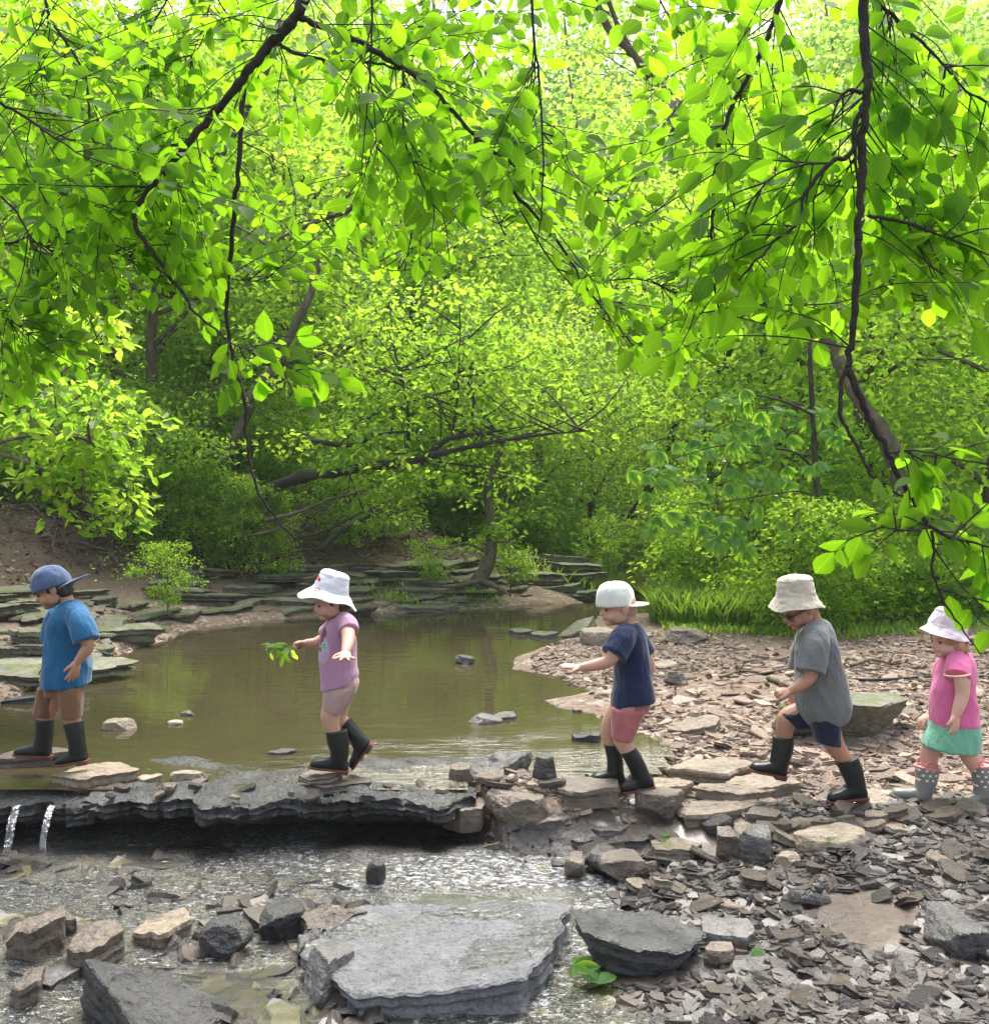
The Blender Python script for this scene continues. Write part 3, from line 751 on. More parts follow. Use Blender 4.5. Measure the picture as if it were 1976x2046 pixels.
# thin water running over the huge slab
def film(o, nrings, nth, zmin, seed, keepfun, label):
    mw = Matrix.Translation(o.location) @ o.rotation_euler.to_matrix().to_4x4()
    v = get_v(o.data)[:nrings * nth]; v = v @ np.array(mw.to_3x3()).T + np.array(mw.translation)
    v[:, 2] += .001 + -.004 + .016 * fbm(v * np.array([5, 8, 0]), seed, 4) + .004 * keepfun(v)
    i = np.arange(nrings - 1)[:, None] * nth; j = np.arange(nth)[None]; k = (j + 1) % nth
    Qd = np.stack([i + j, i + nth + j, i + nth + k, i + k], -1).reshape(-1, 4)
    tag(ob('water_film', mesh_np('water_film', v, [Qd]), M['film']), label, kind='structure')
big = [o for o in C.objects if o.get('label') == 'huge wet grey slab filling the bottom of the picture'][0]
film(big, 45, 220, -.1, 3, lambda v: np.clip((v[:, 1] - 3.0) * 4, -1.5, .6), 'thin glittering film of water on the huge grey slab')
# little waterfalls
def waterfall(px, wpx, z0, z1, label, seed, n=5):
    y = 4.20; x0 = (px - wpx / 2 - PCX) / PW * y; x1 = (px + wpx / 2 - PCX) / PW * y
    u, v = np.meshgrid(np.linspace(0, 1, 30), np.linspace(0, 1, 20))
    q = np.stack([u * 6, v * .8, 0 * u + seed], -1)
    X_ = x0 + (x1 - x0) * (u + .12 * (u - .5) * v) ; Z_ = z0 + .012 - (z0 - z1 + .012) * v ** 1.15 * (1 - .0 * u)
    Y_ = y + .06 * (1 - v) ** 3 - .03 * v + .012 * fbm(q, seed, 3)
    edge = .25 * np.abs(fbm(np.stack([v * 4, v * 0, u * 0 + seed], -1), seed + 4, 2)); X_ = x0 + (X_ - x0) * (1 - edge)
    n_, m_ = u.shape; i_ = np.arange(n_ - 1)[:, None] * m_; j_ = np.arange(m_ - 1)[None]
    Qd = np.stack([i_ + j_, i_ + j_ + 1, i_ + m_ + j_ + 1, i_ + m_ + j_], -1).reshape(-1, 4)
    tag(ob('waterfall', mesh_np('waterfall', np.stack([X_, Y_, Z_], -1).reshape(-1, 3), [Qd]), M['falls']), label, 'waterfall')
waterfall(22, 16, -.05, -.24, 'widest little waterfall spilling over the ledge at the left edge', 1, 12)
waterfall(92, 13, -.05, -.24, 'second little waterfall from the left edge, white strands', 2, 10)



# rock shelves in courses along the left and far bank
rs = np.random.RandomState(5)
bank = np.array([plan(*q) for q in [(-250, 1392), (45, 1385), (130, 1345), (205, 1318), (345, 1268), (400, 1248), (560, 1234), (750, 1225), (900, 1220), (1040, 1205), (1180, 1198)]])
seg = np.hypot(*np.diff(bank, axis=0).T); cum = np.concatenate([[0], np.cumsum(seg)])
protos = [slab_mesh('shelf_stone', 300 + k, 1, .6, .13, nside=4 + k % 2, nth=72, rings=7, layers=6, jag=.15, taper=.12, rough=.07, strat=1.0) for k in range(9)]
shelfinfo = ['bottom course of the far bank', 'second course of the far bank', 'third course of the far bank', 'upper courses of the far bank', 'upper courses of the far bank', 'upper courses of the far bank']
for course in range(6):
    s = .1 + course * .13
    while s < cum[-1] - .1:
        L = rs.uniform(.35, 1.25) * (1.1 if course < 2 else .85)
        k = np.searchsorted(cum, s + L / 2) - 1; k = min(max(k, 0), len(seg) - 1)
        t = (s + L / 2 - cum[k]) / seg[k]
        p = bank[k] * (1 - t) + bank[k + 1] * t
        dr = (bank[k + 1] - bank[k]) / seg[k]; nr = np.array([-dr[1], dr[0]])
        off = .20 + .16 * (k <= 4) + course * .19 + rs.uniform(-.13, .15)
        q = p + nr * off
        o = bpy.data.objects.new('shelf_stone', protos[rs.randint(9)]); C.objects.link(o)
        if not o.data.materials: o.data.materials.append(M['rock_moss'])
        th_ = rs.uniform(.07, .115)
        zz = .03 + course * .074 + rs.uniform(-.015, .015)
        o.location = (q[0], q[1], zz); o.scale = (L, L * rs.uniform(.7, 1.1) + .2, th_ / .13)
        o.rotation_euler = (R(rs.uniform(-5, 5)), R(rs.uniform(-5, 5)), math.atan2(dr[1], dr[0]) + R(rs.uniform(-14, 14)) + math.pi * rs.randint(2))
        where = shelfinfo[course]
        side = 'left' if q[0] < -2 else ('middle' if q[0] < -.6 else 'right')
        tag(o, f'thin mossy layered stone in the {side} part of the {where}', 'rock', f'{side} {["bottom", "second", "third", "fourth", "fifth", "top"][course]} shelf course')
        s += L * rs.uniform(.42, .62)

# ---------------------------------------------------------------- loose stones and chips
def clear_of(x, y, s=1.0):
    ok = np.ones(x.shape, bool)
    for (a, b, r, rw, rd) in ROCKS:
        ok &= ((x - a) / (rw * s)) ** 2 + ((y - b) / (rd * s)) ** 2 > 1
    return ok
rs = np.random.RandomState(77)
stone_protos = {}
for mt in ('rock_brown', 'rock_dry', 'rock_gray', 'rock_wet'):
    stone_protos[mt] = []
    for k in range(8):
        me = slab_mesh('loose_stone', 500 + k + 10 * len(stone_protos), 1, .75, .26, nside=4 + k % 4, nth=26, rings=3, layers=3, jag=.06, tilt=.2, rough=.06, strat=.8)
        me.materials.append(M[mt]); stone_protos[mt].append(me)
def stones(n, sampler, size, mats, label, group, sink=.3, tiltd=12):
    c = 0; tries = 0
    while c < n and tries < n * 40:
        tries += 1
        x, y = sampler()
        if not clear_of(np.array([x]), np.array([y]), .95)[0]: continue
        L = rs.uniform(*size)
        z = float(terrain(np.array([x]), np.array([y]))[0])
        me = stone_protos[mats[rs.randint(len(mats))]][rs.randint(8)]
        o = bpy.data.objects.new('loose_stone', me); C.objects.link(o)
        hz = L * rs.uniform(.4, .95)
        o.scale = (L, L * rs.uniform(.7, 1.2), hz)
        o.location = (x, y, z + .13 * hz * (1 - sink))
        o.rotation_euler = (R(rs.normal() * tiltd), R(rs.normal() * tiltd), rs.uniform(0, 6.28))
        tag(o, label, 'stone', group); c += 1
def px_sampler(x0, x1, y0, y1, z):
    def f():
        px, py = rs.uniform(x0, x1), rs.uniform(y0, y1)
        return plan(px, py, z)
    return f
stones(62, px_sampler(1100, 1976, 1640, 1800, -.13), (.07, .19), ['rock_brown', 'rock_gray', 'rock_dry', 'rock_brown'], 'loose flat stone in the rubble below the stone dam', 'loose stones in the rubble below the dam')
stones(46, px_sampler(1340, 1976, 1800, 2046, -.17), (.05, .13), ['rock_brown', 'rock_wet', 'rock_gray'], 'loose wet stone on the gravel at the bottom right', 'loose stones on the bottom right gravel')
stones(52, px_sampler(0, 700, 1690, 2046, -.24), (.04, .17), ['rock_wet', 'rock_brown', 'rock_gray', 'rock_wet', 'rock_dry'], 'small wet stone lying in the lower stream at the left', 'small wet stones in the lower stream', sink=0)
stones(28, px_sampler(370, 640, 1920, 2046, -.25), (.05, .13), ['rock_wet', 'rock_brown'], 'glossy dark stone in the heap left of the huge grey slab', 'glossy dark stones left of the huge slab', sink=-.5, tiltd=22)
stones(20, px_sampler(900, 1560, 1560, 1690, -.09), (.09, .17), ['rock_brown', 'rock_dry', 'rock_wet'], 'flat rubble stone packed between the big slabs of the dam', 'rubble stones packed in the dam', sink=0)
stones(20, px_sampler(1560, 1976, 1560, 1680, -.07), (.07, .15), ['rock_dry', 'rock_brown'], 'flat stone on the pebbles around the boots of the last children', 'flat stones around the last children')
stones(18, px_sampler(1270, 1976, 1400, 1560, -.0), (.06, .15), ['rock_dry', 'rock_brown'], 'flat stone lying on the dry gravel bar', 'flat stones on the dry gravel bar')
stones(16, px_sampler(1000, 1300, 1290, 1480, .0), (.08, .18), ['rock_brown', 'rock_dry', 'rock_gray'], 'shore stone along the right edge of the pool', 'shore stones along the right edge of the pool')
stones(10, px_sampler(420, 880, 1655, 1720, -.22), (.05, .11), ['rock_brown', 'rock_tan' if 'rock_tan' in stone_protos else 'rock_dry'], 'small brown stone in front of the long wet ledge', 'small brown stones below the long ledge', sink=0)
stones(10, px_sampler(-60, 240, 1310, 1420, .0), (.10, .25), ['rock_dry', 'rock_gray'], 'flat stone on the left shore behind the blue shirt boy', 'flat stones on the left shore')

_t = terrain
terrain = lambda x, y: np.full(np.shape(x), .002)
stones(16, px_sampler(215, 900, 1566, 1602, 0), (.03, .085), ['rock_brown', 'rock_dry', 'rock_gray'], 'small broken stone lying on top of the wet ledge', 'small stones on top of the wet ledge', sink=0)
terrain = _t
def chips(name, n, samp, size, mat, label, seed, lift=0.3, tiltd=14, keep=None, thick=(.07, .20)):
    r = np.random.RandomState(seed)
    x, y = samp(r, n)
    z = terrain(x, y)
    k = clear_of(x, y, .9) & (keep(x, y, z) if keep else True)
    x, y, z = x[k], y[k], z[k]; n = len(x)
    nv = 6
    a = (np.arange(nv)[None] + r.uniform(-.35, .35, (n, nv))) / nv * 2 * np.pi
    Rr = r.uniform(.55, 1.0, (n, nv))
    L = r.uniform(size[0], size[1], n) * (.45 + r.uniform(0, 1, n) ** 2)
    asp = r.uniform(.45, .95, n); thk = L * r.uniform(*thick, n)
    lx = np.cos(a) * Rr * L[:, None] * .5; ly = np.sin(a) * Rr * (L * asp)[:, None] * .5
    up = np.stack([lx * .88, ly * .88, np.repeat(thk[:, None] * .5, nv, 1)], -1)
    dn = np.stack([lx, ly, np.repeat(-thk[:, None] * .5, nv, 1)], -1)
    V = np.concatenate([up, dn], 1)
    az = r.uniform(0, 6.28, n); t1 = np.radians(r.normal(size=n) * tiltd); t2 = np.radians(r.normal(size=n) * tiltd)
    ca, sa = np.cos(az), np.sin(az)
    vx, vy, vz = V[..., 0], V[..., 1], V[..., 2]
    x1 = vx * np.cos(t1)[:, None] + vz * np.sin(t1)[:, None]; z1 = -vx * np.sin(t1)[:, None] + vz * np.cos(t1)[:, None]
    y1 = vy * np.cos(t2)[:, None] - z1 * np.sin(t2)[:, None]; z2 = vy * np.sin(t2)[:, None] + z1 * np.cos(t2)[:, None]
    W = np.stack([x1 * ca[:, None] - y1 * sa[:, None] + x[:, None], x1 * sa[:, None] + y1 * ca[:, None] + y[:, None], z2 + (z + thk * lift)[:, None]], -1).reshape(-1, 3)
    b = (np.arange(n) * 2 * nv)[:, None]
    j = np.arange(nv)[None]; kx = (j + 1) % nv
    side = np.stack([b + j, b + nv + j, b + nv + kx, b + kx], -1).reshape(-1, 4)
    topf = b + j
    rn = np.repeat(r.uniform(0, 1, n), 2 * nv)
    me = mesh_np(name, W, [topf, side], rnd=rn)
    o = ob(name, me, M[mat], smooth=False)
    tag(o, label, kind='stuff')
def S_box(x0, x1, y0, y1):
    return lambda r, n: (r.uniform(x0, x1, n), r.uniform(y0, y1, n))
chips('gravel', 30000, lambda r, n: ((lambda y: (r.uniform(-.1, .62, n) * y + .15, y))(4.2 + 4.6 * r.uniform(0, 1, n) ** 1.4)), (.03, .085), 'chip_dry',
      'dry pinkish brown shale chips covering the gravel bar', 1, keep=lambda x, y, z: (vnoise(xyz(x, y) * 1.3, 61) > -.16 - .5 * smooth01((5.6 - y) / 1)) & (z > -.12) & (sdf(POOL, x, y) > -.04) & (y > 4.25 + .1 * vnoise(xyz(x, y) * 3)))
chips('wet_gravel', 17000, lambda r, n: ((lambda y: (r.uniform(0.02, .56, n) * y, y))(2.5 + 1.9 * r.uniform(0, 1, n))), (.025, .085), 'chip_wet',
      'wet dark shale chips on the lower right of the creek', 2, keep=lambda x, y, z: vnoise(xyz(x * 1.6, y * 3.2), 62) > -.30)
chips('wet_pebbles', 5200, lambda r, n: ((lambda y: (r.uniform(-.56, .06, n) * y, y))(2.5 + 2.1 * r.uniform(0, 1, n))), (.03, .09), 'chip_wet',
      'wet pebbles under and between the stream water on the left', 3, lift=.6, tiltd=20, keep=lambda x, y, z: vnoise(xyz(x * 1.9, y * 2.6), 44) > -.12)
chips('pebbles_under_ledge', 1500, S_box(-1.5, -.1, 3.95, 4.32), (.03, .07), 'chip_wet', 'reddish brown pebbles heaped below the dark ledge', 4, lift=1.2, tiltd=25)
chips('shore_gravel', 5000, lambda r, n: ((lambda y: (r.uniform(-.62, -.30, n) * y, y))(5.5 + 4 * r.uniform(0, 1, n))), (.03, .09), 'chip_dry',
      'pale chips along the left shore of the pool', 6, keep=lambda x, y, z: (sdf(POOL, x, y) > -.05) & (sdf(POOL, x, y) < .7))

def merged(name, n, samp, size, mat, label, seed, sink=.3, tiltd=14, keep=None, hz=(.4, .9)):
    """many small stones of the same build as the loose ones, too many to count, as one mesh"""
    r = np.random.RandomState(seed); x, y = samp(r, n); z = terrain(x, y)
    k = clear_of(x, y, .92) & (keep(x, y, z) if keep else True); x, y, z = x[k], y[k], z[k]
    base = [slab_mesh('tmp', 900 + q, 1, .75, .26, nside=4 + q % 3, nth=14, rings=1, layers=2, jag=.05, tilt=.25, rough=.0, strat=.9) for q in range(8)]
    Vb = [get_v(m) for m in base]; Fb = []
    for m in base:
        t = [tuple(p.vertices) for p in m.polygons]
        Fb.append((np.array([q for q in t if len(q) == 3]), np.array([q for q in t if len(q) == 4])))
    VV, TT, QQ, RN, off = [], [], [], [], 0
    for i in range(len(x)):
        q = r.randint(8); L_ = r.uniform(*size); h = L_ * r.uniform(*hz)
        V = Vb[q] * np.array([L_, L_ * r.uniform(.7, 1.2), h])
        a1, a2, az = np.radians(r.normal() * tiltd), np.radians(r.normal() * tiltd), r.uniform(0, 6.28)
        Rm = np.array(Matrix.Rotation(az, 3, 'Z') @ Matrix.Rotation(a1, 3, 'X') @ Matrix.Rotation(a2, 3, 'Y'))
        V = V @ Rm.T + np.array([x[i], y[i], z[i] + .13 * h * (1 - sink)])
        VV.append(V); TT.append(Fb[q][0] + off); QQ.append(Fb[q][1] + off); RN.append(np.full(len(V), r.uniform())); off += len(V)
    for m in base: bpy.data.meshes.remove(m)
    tag(ob(name, mesh_np(name, np.vstack(VV), [np.vstack(TT), np.vstack(QQ)], rnd=np.concatenate(RN)), M[mat], smooth=False), label, kind='stuff')
merged('rubble', 1500, lambda r, n: ((lambda y: (r.uniform(0.06, .56, n) * y, y))(2.5 + 1.9 * r.uniform(0, 1, n))), (.035, .10), 'chip_wet', 'small flat rubble between the larger stones below the dam', 8, hz=(.3, .8), keep=lambda x, y, z: vnoise(xyz(x * 1.6, y * 3.2), 62) > -.22)
merged('stream_rubble', 1000, lambda r, n: ((lambda y: (r.uniform(-.56, -.10, n) * y, y))(2.5 + 1.65 * r.uniform(0, 1, n))), (.05, .16), 'chip_wet', 'dark wet rubble standing out of the lower stream on the left', 9, sink=-.7, tiltd=18,
      keep=lambda x, y, z: vnoise(xyz(x * 2.2, y * 3), 45) > -.2, hz=(.35, .9))
merged('dry_rubble', 420, lambda r, n: ((lambda y: (r.uniform(0.16, .56, n) * y, y))(4.3 + 3.8 * r.uniform(0, 1, n) ** 1.4)), (.07, .17), 'chip_dry', 'flat shale pieces scattered over the dry gravel bar', 10, tiltd=8, hz=(.25, .6), keep=lambda x, y, z: sdf(POOL, x, y) > .05)
# ---------------------------------------------------------------- leaves
def unit(v): return v / (np.linalg.norm(v, axis=-1, keepdims=True) + 1e-9)
_hs = [(0, 0), (.13, .27), (.38, .49), (.64, .46), (.86, .22), (1, 0)]
def leaf_arrays(pos, d, n, L, W, hi, rs, curl=.18):
    pos, d, n = np.asarray(pos, float), unit(np.asarray(d, float)), np.asarray(n, float)
    s = unit(np.cross(d, n)); n = np.cross(s, d)
    N = len(pos); L = np.broadcast_to(L, N); W = np.broadcast_to(W, N)
    if hi:
        u = np.array([a for a, b in _hs] + [a for a, b in _hs[1:-1]] * 2); v = np.array([0] * 6 + [b for a, b in _hs[1:-1]] + [-b for a, b in _hs[1:-1]])
        T = np.array([[0, 1, 6], [4, 5, 9], [0, 10, 1], [4, 13, 5]])
        Q = np.array([[1, 2, 7, 6], [2, 3, 8, 7], [3, 4, 9, 8], [1, 10, 11, 2], [2, 11, 12, 3], [3, 12, 13, 4]])
    else:
        u = np.array([0, .28, .68, 1, .68, .28]); v = np.array([0, .5, .40, 0, -.40, -.5])
        T = np.zeros((0, 3), int); Q = np.array([[0, 1, 2, 3], [0, 3, 4, 5]])
    fold = rs.uniform(.1, .5, N)[:, None]; cu = (rs.uniform(.0, 1, N) * curl)[:, None]
    P_ = pos[:, None] + d[:, None] * (u[None] * L[:, None])[..., None] + s[:, None] * (v[None] * W[:, None])[..., None]
    h = np.abs(v)[None] * W[:, None] * fold - cu * (u[None] ** 2) * L[:, None]
    P_ = P_ + n[:, None] * h[..., None]
    nv = len(u); b = (np.arange(N) * nv)[:, None, None]
    uv = np.tile(np.stack([u, v], -1), (N, 1))
    return P_.reshape(-1, 3), (T[None] + b).reshape(-1, 3), (Q[None] + b).reshape(-1, 4), uv, nv

def leaf_mesh(name, pos, d, n, L, W, hi, rs, rnd=None, curl=.18):
    V, T, Q, uv, nv = leaf_arrays(pos, d, n, L, W, hi, rs, curl)
    if rnd is None: rnd = rs.uniform(0, 1, len(pos))
    f = [Q] if not len(T) else [T, Q]
    return mesh_np(name, V, f, uv=uv if hi else None, rnd=np.repeat(rnd, nv))

def clump_leaves(rs, centers, rad, nper, thick=.22, droop=.35, up=.85, out=.35, noise=.55):
    cs = np.repeat(centers, nper, 0); rr = np.repeat(rad, nper)
    N = len(cs)
    a = rs.uniform(0, 2 * np.pi, N); q = np.sqrt(rs.uniform(0, 1, N))
    o = np.stack([np.cos(a), np.sin(a), 0 * a], -1)
    pos = cs + o * (q * rr)[:, None]
    pos[:, 2] += rr * (thick * rs.normal(size=N) - droop * q * q)
    d = o + rs.normal(size=(N, 3)) * .6; d[:, 2] -= .35
    n = np.array([0, 0, up]) + o * out * q[:, None] + rs.normal(size=(N, 3)) * noise
    tone = np.repeat(rs.uniform(-.28, .28, len(centers)), nper)
    rnd = np.clip(.5 + tone + rs.normal(size=N) * .17, 0, 1)
    return pos, d, n, rnd

# ---------------------------------------------------------------- forest
def tree_proto(seed, h, r, zlow, nclump, nper, leaf, lean=(0, 0), tr=.12, crad=(.45, .85)):
    rs = np.random.RandomState(seed); G = Geo()
    tp = [(0, 0, -.3)]
    for k in range(1, 6):
        t = k / 5
        tp.append((lean[0] * t * h + rs.normal() * .04 * h * .4, lean[1] * t * h + rs.normal() * .04 * h * .4, h * .93 * t))
    tp = np.array(tp)
    G.tube(tp, np.linspace(tr, tr * .15, 6), n=8, sub=4)
    cen = []
    nl = 13
    for i in range(nl):
        t = zlow / h + (.96 - zlow / h) * (i + rs.uniform(0, .8)) / nl
        b = np.array([np.interp(t * .93 * h, tp[:, 2], tp[:, 0]), np.interp(t * .93 * h, tp[:, 2], tp[:, 1]), t * .93 * h])
        a = rs.uniform(0, 6.28); prof = math.sin(math.pi * min(1, max(.12, (t - zlow / h * .6) / (1.08 - zlow / h * .6)))) ** .6
        ln = r * prof * rs.uniform(.75, 1.1)
        e = b + np.array([math.cos(a) * ln, math.sin(a) * ln, ln * rs.uniform(.05, .5)])
        m = (b + e) / 2 + np.array([0, 0, ln * .12]) + rs.normal(size=3) * .05 * ln
        q = tr * (1 - t) * .45 + .012
        G.tube([b, m, e], [q, q * .6, q * .2], n=5, sub=3, cap=False)
        for k in range(max(1, nclump // nl)):
            u = rs.uniform(.25, 1.1) ** .7
            c = b + (e - b) * u + rs.normal(size=3) * np.array([.32, .32, .16]) * r * .55
            cen.append(c)
    cen = np.array(cen)
    rad = rs.uniform(*crad, len(cen))
    pos, d, n, rnd = clump_leaves(rs, cen, rad, nper)
    L = leaf * rs.uniform(.65, 1.2, len(pos))
    return G.mesh('trunk'), leaf_mesh('crown', pos, d, n, L, L * rs.uniform(.5, .72, len(pos)), False, rs, rnd)

def place_tree(proto, x, y, s, rz, mats, label, group, name='forest_tree', sz=1.0, z=None, cat='tree'):
    if z is None: z = float(terrain(np.array([x]), np.array([y]))[0])
    t = empty(name, (x, y, z), label, cat, group)
    t.rotation_euler = (0, 0, rz); t.scale = (s, s, s * sz)
    for me, nm in zip(proto, ('trunk', 'crown')):
        o = bpy.data.objects.new(nm, me); C.objects.link(o); o.parent = t
    return t
def with_mat(p, mats):
    for me, mt in zip(p, mats): me.materials.append(mt)
    return p
under = [with_mat(tree_proto(10 + k, 6.2, 2.6, .9, 120, 66, .105, lean=((k - 1) * .12, -.08)), (M['bark'], M['leaf_mid'])) for k in range(3)]
tall = [with_mat(tree_proto(20 + k, 15, 3.6, 2.2, 170, 52, .18, tr=.2, crad=(.6, 1.15)), (M['bark_far'], M['leaf_far'])) for k in range(3)]
tallm = [with_mat(tree_proto(26 + k, 13, 3.3, 2.0, 190, 80, .14, tr=.17, crad=(.55, 1.05)), (M['bark'], M['leaf_mid'])) for k in range(2)]
dark = [with_mat(tree_proto(30 + k, 4.2, 2.2, .3, 110, 95, .085), (M['bark'], M['leaf_dark'])) for k in range(2)]
shrub = [with_mat(tree_proto(40 + k, 1.5, .75, .12, 39, 70, .062, tr=.018, crad=(.18, .36)), (M['bark'], M['leaf_mid'])) for k in range(3)]
shrubd = [with_mat(tree_proto(45 + k, 1.5, .8, .12, 39, 70, .06, tr=.018, crad=(.18, .36)), (M['bark'], M['leaf_dark'])) for k in range(2)]

rs = np.random.RandomState(4)
def px_x(px, d): return (px - PCX) / PW * d
# (px, depth, scale, proto list)
for px, d, s, k in [(-60, 12.8, 1.0, 0), (120, 14.0, 1.05, 1), (290, 14.2, .9, 2), (430, 15.8, 1.1, 0), (600, 16.0, .95, 1), (760, 16.8, 1.05, 2), (900, 18.0, 1.1, 0), (200, 16.5, 1.2, 2), (520, 17.5, 1.2, 1), (720, 19, 1.3, 0), (20, 15.5, 1.2, 1)]:
    place_tree(under[k], px_x(px, d), d, s, rs.uniform(0, 6.28), None, 'slender leafy understory tree on the bank left of the creek bend', 'understory trees on the far left bank', name='understory_tree')
for px, d, s, k in [(1560, 13.5, .95, 0), (1760, 12.5, .95, 1), (1930, 11.5, .9, 2), (1480, 17, 1.1, 1), (1680, 17, 1.15, 2), (1880, 16, 1.2, 0), (2080, 13, 1.1, 1), (1420, 20, 1.15, 2)]:
    place_tree(under[k], px_x(px, d), d, s, rs.uniform(0, 6.28), None, 'slender leafy understory tree in the thicket behind the gravel bar', 'understory trees behind the gravel bar', name='understory_tree')
for px, d, s, k in [(1080, 17.5, .8, 0), (1180, 19, .9, 1), (985, 16.5, .75, 1), (1290, 22, 1.1, 0), (1120, 24, 1.2, 1), (1420, 16.5, .8, 0), (1010, 21, 1.1, 0)]:
    place_tree(dark[k], px_x(px, d), d, s, rs.uniform(0, 6.28), None, 'dense dark green bush closing the creek valley in the middle', 'dark bushes at the bend of the creek', name='dark_bush', cat='bush')
for row, (d0, step, s0) in enumerate([(23, 260, .62), (29, 210, .8), (37, 150, 1.05), (46, 100, 1.35), (60, 85, 1.9)]):
    px = -280 + row * 40
    while px < 2260:
        d = d0 + rs.uniform(-2, 2.5)
        s = s0 * rs.uniform(.85, 1.12)
        if row < 1 and 960 < px < 1400: px += step; continue
        if row > 1 and px > 850: s *= 1.14
        if 1500 < px < 1600 and row > 1: s *= .80
        pr = tall[rs.randint(3)] if rs.uniform() < .7 else tallm[rs.randint(2)]
        side = 'left' if px < 660 else ('middle' if px < 1320 else 'right')
        place_tree(pr, px_x(px, d), d, s, rs.uniform(0, 6.28), None, f'tall bright green forest tree far behind the creek, {side} third of the wood', f'tall forest trees, {side} third of the wood')
        px += step * rs.uniform(.75, 1.2)
# shrubs
for i in range(34):
    d = rs.uniform(8.8, 14.5); px = rs.uniform(1500 if d < 10 else 1400, 2060)
    x = px_x(px, d); 
    pr = shrub[rs.randint(3)] if rs.uniform() < .75 else shrubd[rs.randint(2)]
    place_tree(pr, x, d, rs.uniform(.55, 1.0), rs.uniform(0, 6.28), None, 'knee high leafy shrub in the thicket right of the bright grass', 'shrubs in the thicket on the right', name='shrub', cat='shrub')
for i in range(30):
    px = rs.uniform(-80, 1000); d = rs.uniform(11.6, 15.5) + (1 if px > 600 else 0)
    pr = shrub[rs.randint(3)] if rs.uniform() < .5 else shrubd[rs.randint(2)]
    place_tree(pr, px_x(px, d), d, rs.uniform(.6, 1.15), rs.uniform(0, 6.28), None, 'leafy shrub growing on top of the left creek bank', 'shrubs on top of the left bank', name='shrub', cat='shrub')
for i in range(16):
    px = rs.uniform(-80, 560); d = rs.uniform(11.2, 12.2)
    place_tree(shrubd[rs.randint(2)] if i % 2 else shrub[rs.randint(3)], px_x(px, d), d, rs.uniform(.45, .8), rs.uniform(0, 6.28), None, 'leafy shrub clinging to the dirt slope of the left bank', 'shrubs on the dirt slope of the left bank', name='shrub', cat='shrub')
for px, d, s, l in [(335, 9.6, .42, 'small light green sapling rooted on the rock shelves right of the blue shirt boy'), (1020, 11.6, .5, 'small green bush at the waterline in front of the root tangle'),
                    (860, 11.8, .38, 'little weed clump on the shelf stones left of the thin grey trunk'), (1215, 14.2, .5, 'low green bush beside the upstream rapids')]:
    place_tree(shrub[rs.randint(3)], px_x(px, d), d, s, rs.uniform(0, 6.28), None, l, None, name='sapling', cat='sapling', z=.25)

# trees with trunks one can follow
def limb_tree(name, label, limbs, clumps, leafmat, barkmat, seed, leaf=.085, nper=60, crad=(.25, .5), cat='tree', spread=(.45, .3, .3), n=10):
    """limbs: list of (list of (px, py, depth), r0, r1); clumps: (limb index, t0, t1, count)"""
    rs = np.random.RandomState(seed); G = Geo(); base = P(*limbs[0][0][0])
    t = empty(name, base, label, cat)
    cs = []
    crv = []
    for pts, r0, r1 in limbs:
        w_ = np.array([P(*q) for q in pts])
        w_[1:-1] += rs.normal(size=w_[1:-1].shape) * r0 * .35
        c = catmull(w_, 5); crv.append(c)
        rr = np.linspace(r0, r1, len(c)) * (1 + .12 * rs.normal(size=len(c)))
        G.tube(c, rr, n=n, sub=1)
    for li, t0, t1, cnt in clumps:
        c = crv[li]
        for k in range(cnt):
            u = rs.uniform(t0, t1) * (len(c) - 1); i = min(int(u), len(c) - 2)
            p = c[i] + (c[i + 1] - c[i]) * (u - i)
            q = p + rs.normal(size=3) * np.array([spread[0], spread[1], spread[2]]) + np.array([0, spread[1] * 1.1, spread[2] * 1.3])
            cs.append(q)
            if k % 2 == 0: G.tube([p, (p + q) / 2 + rs.normal(size=3) * .05, q], [.012, .008, .003], n=4, sub=3, cap=False)
    ob('trunk', G.mesh('trunk'), M[barkmat], t)
    if cs:
        cs = np.array(cs)
        pos, d, nn, rnd = clump_leaves(rs, cs, rs.uniform(*crad, len(cs)), nper)
        L = leaf * rs.uniform(.65, 1.2, len(pos))
        ob('crown', leaf_mesh('crown', pos, d, nn, L, L * rs.uniform(.5, .7, len(pos)), False, rs, rnd), M[leafmat], t, smooth=False)
    return t
limb_tree('leaning_tree', 'black trunk leaning low over the pool from the left bank', [
    ([(478, 1040, 11.8), (530, 985, 11.6), (600, 955, 11.3), (660, 948, 11), (740, 938, 10.9), (800, 922, 10.8), (860, 908, 10.7), (930, 893, 10.6), (1000, 880, 10.5), (1080, 868, 10.4), (1180, 860, 10.3)], .085, .006),
    ([(860, 905, 10.7), (900, 875, 10.7), (960, 862, 10.8), (1060, 850, 10.9)], .04, .005),
    ([(620, 880, 11.1), (700, 888, 11), (760, 870, 11), (815, 862, 11)], .03, .012),
    ([(816, 880, 11), (812, 800, 11), (800, 740, 11.1), (780, 672, 11.2)], .022, .008),
    ([(905, 860, 10.9), (912, 800, 10.9), (918, 740, 10.9), (920, 650, 11)], .018, .006),
    ([(940, 850, 10.9), (945, 790, 10.9), (925, 745, 10.9)], .015, .006),
    ([(945, 785, 10.9), (985, 745, 10.9)], .012, .005)],
    [(0, .35, 1, 34), (1, .2, 1, 20), (3, .2, 1, 26), (4, .2, 1, 24), (5, .3, 1, 8), (2, 0, 1, 10)], 'leaf_mid', 'bark_dark', 61, nper=62, leaf=.08, spread=(.7, .5, .34))
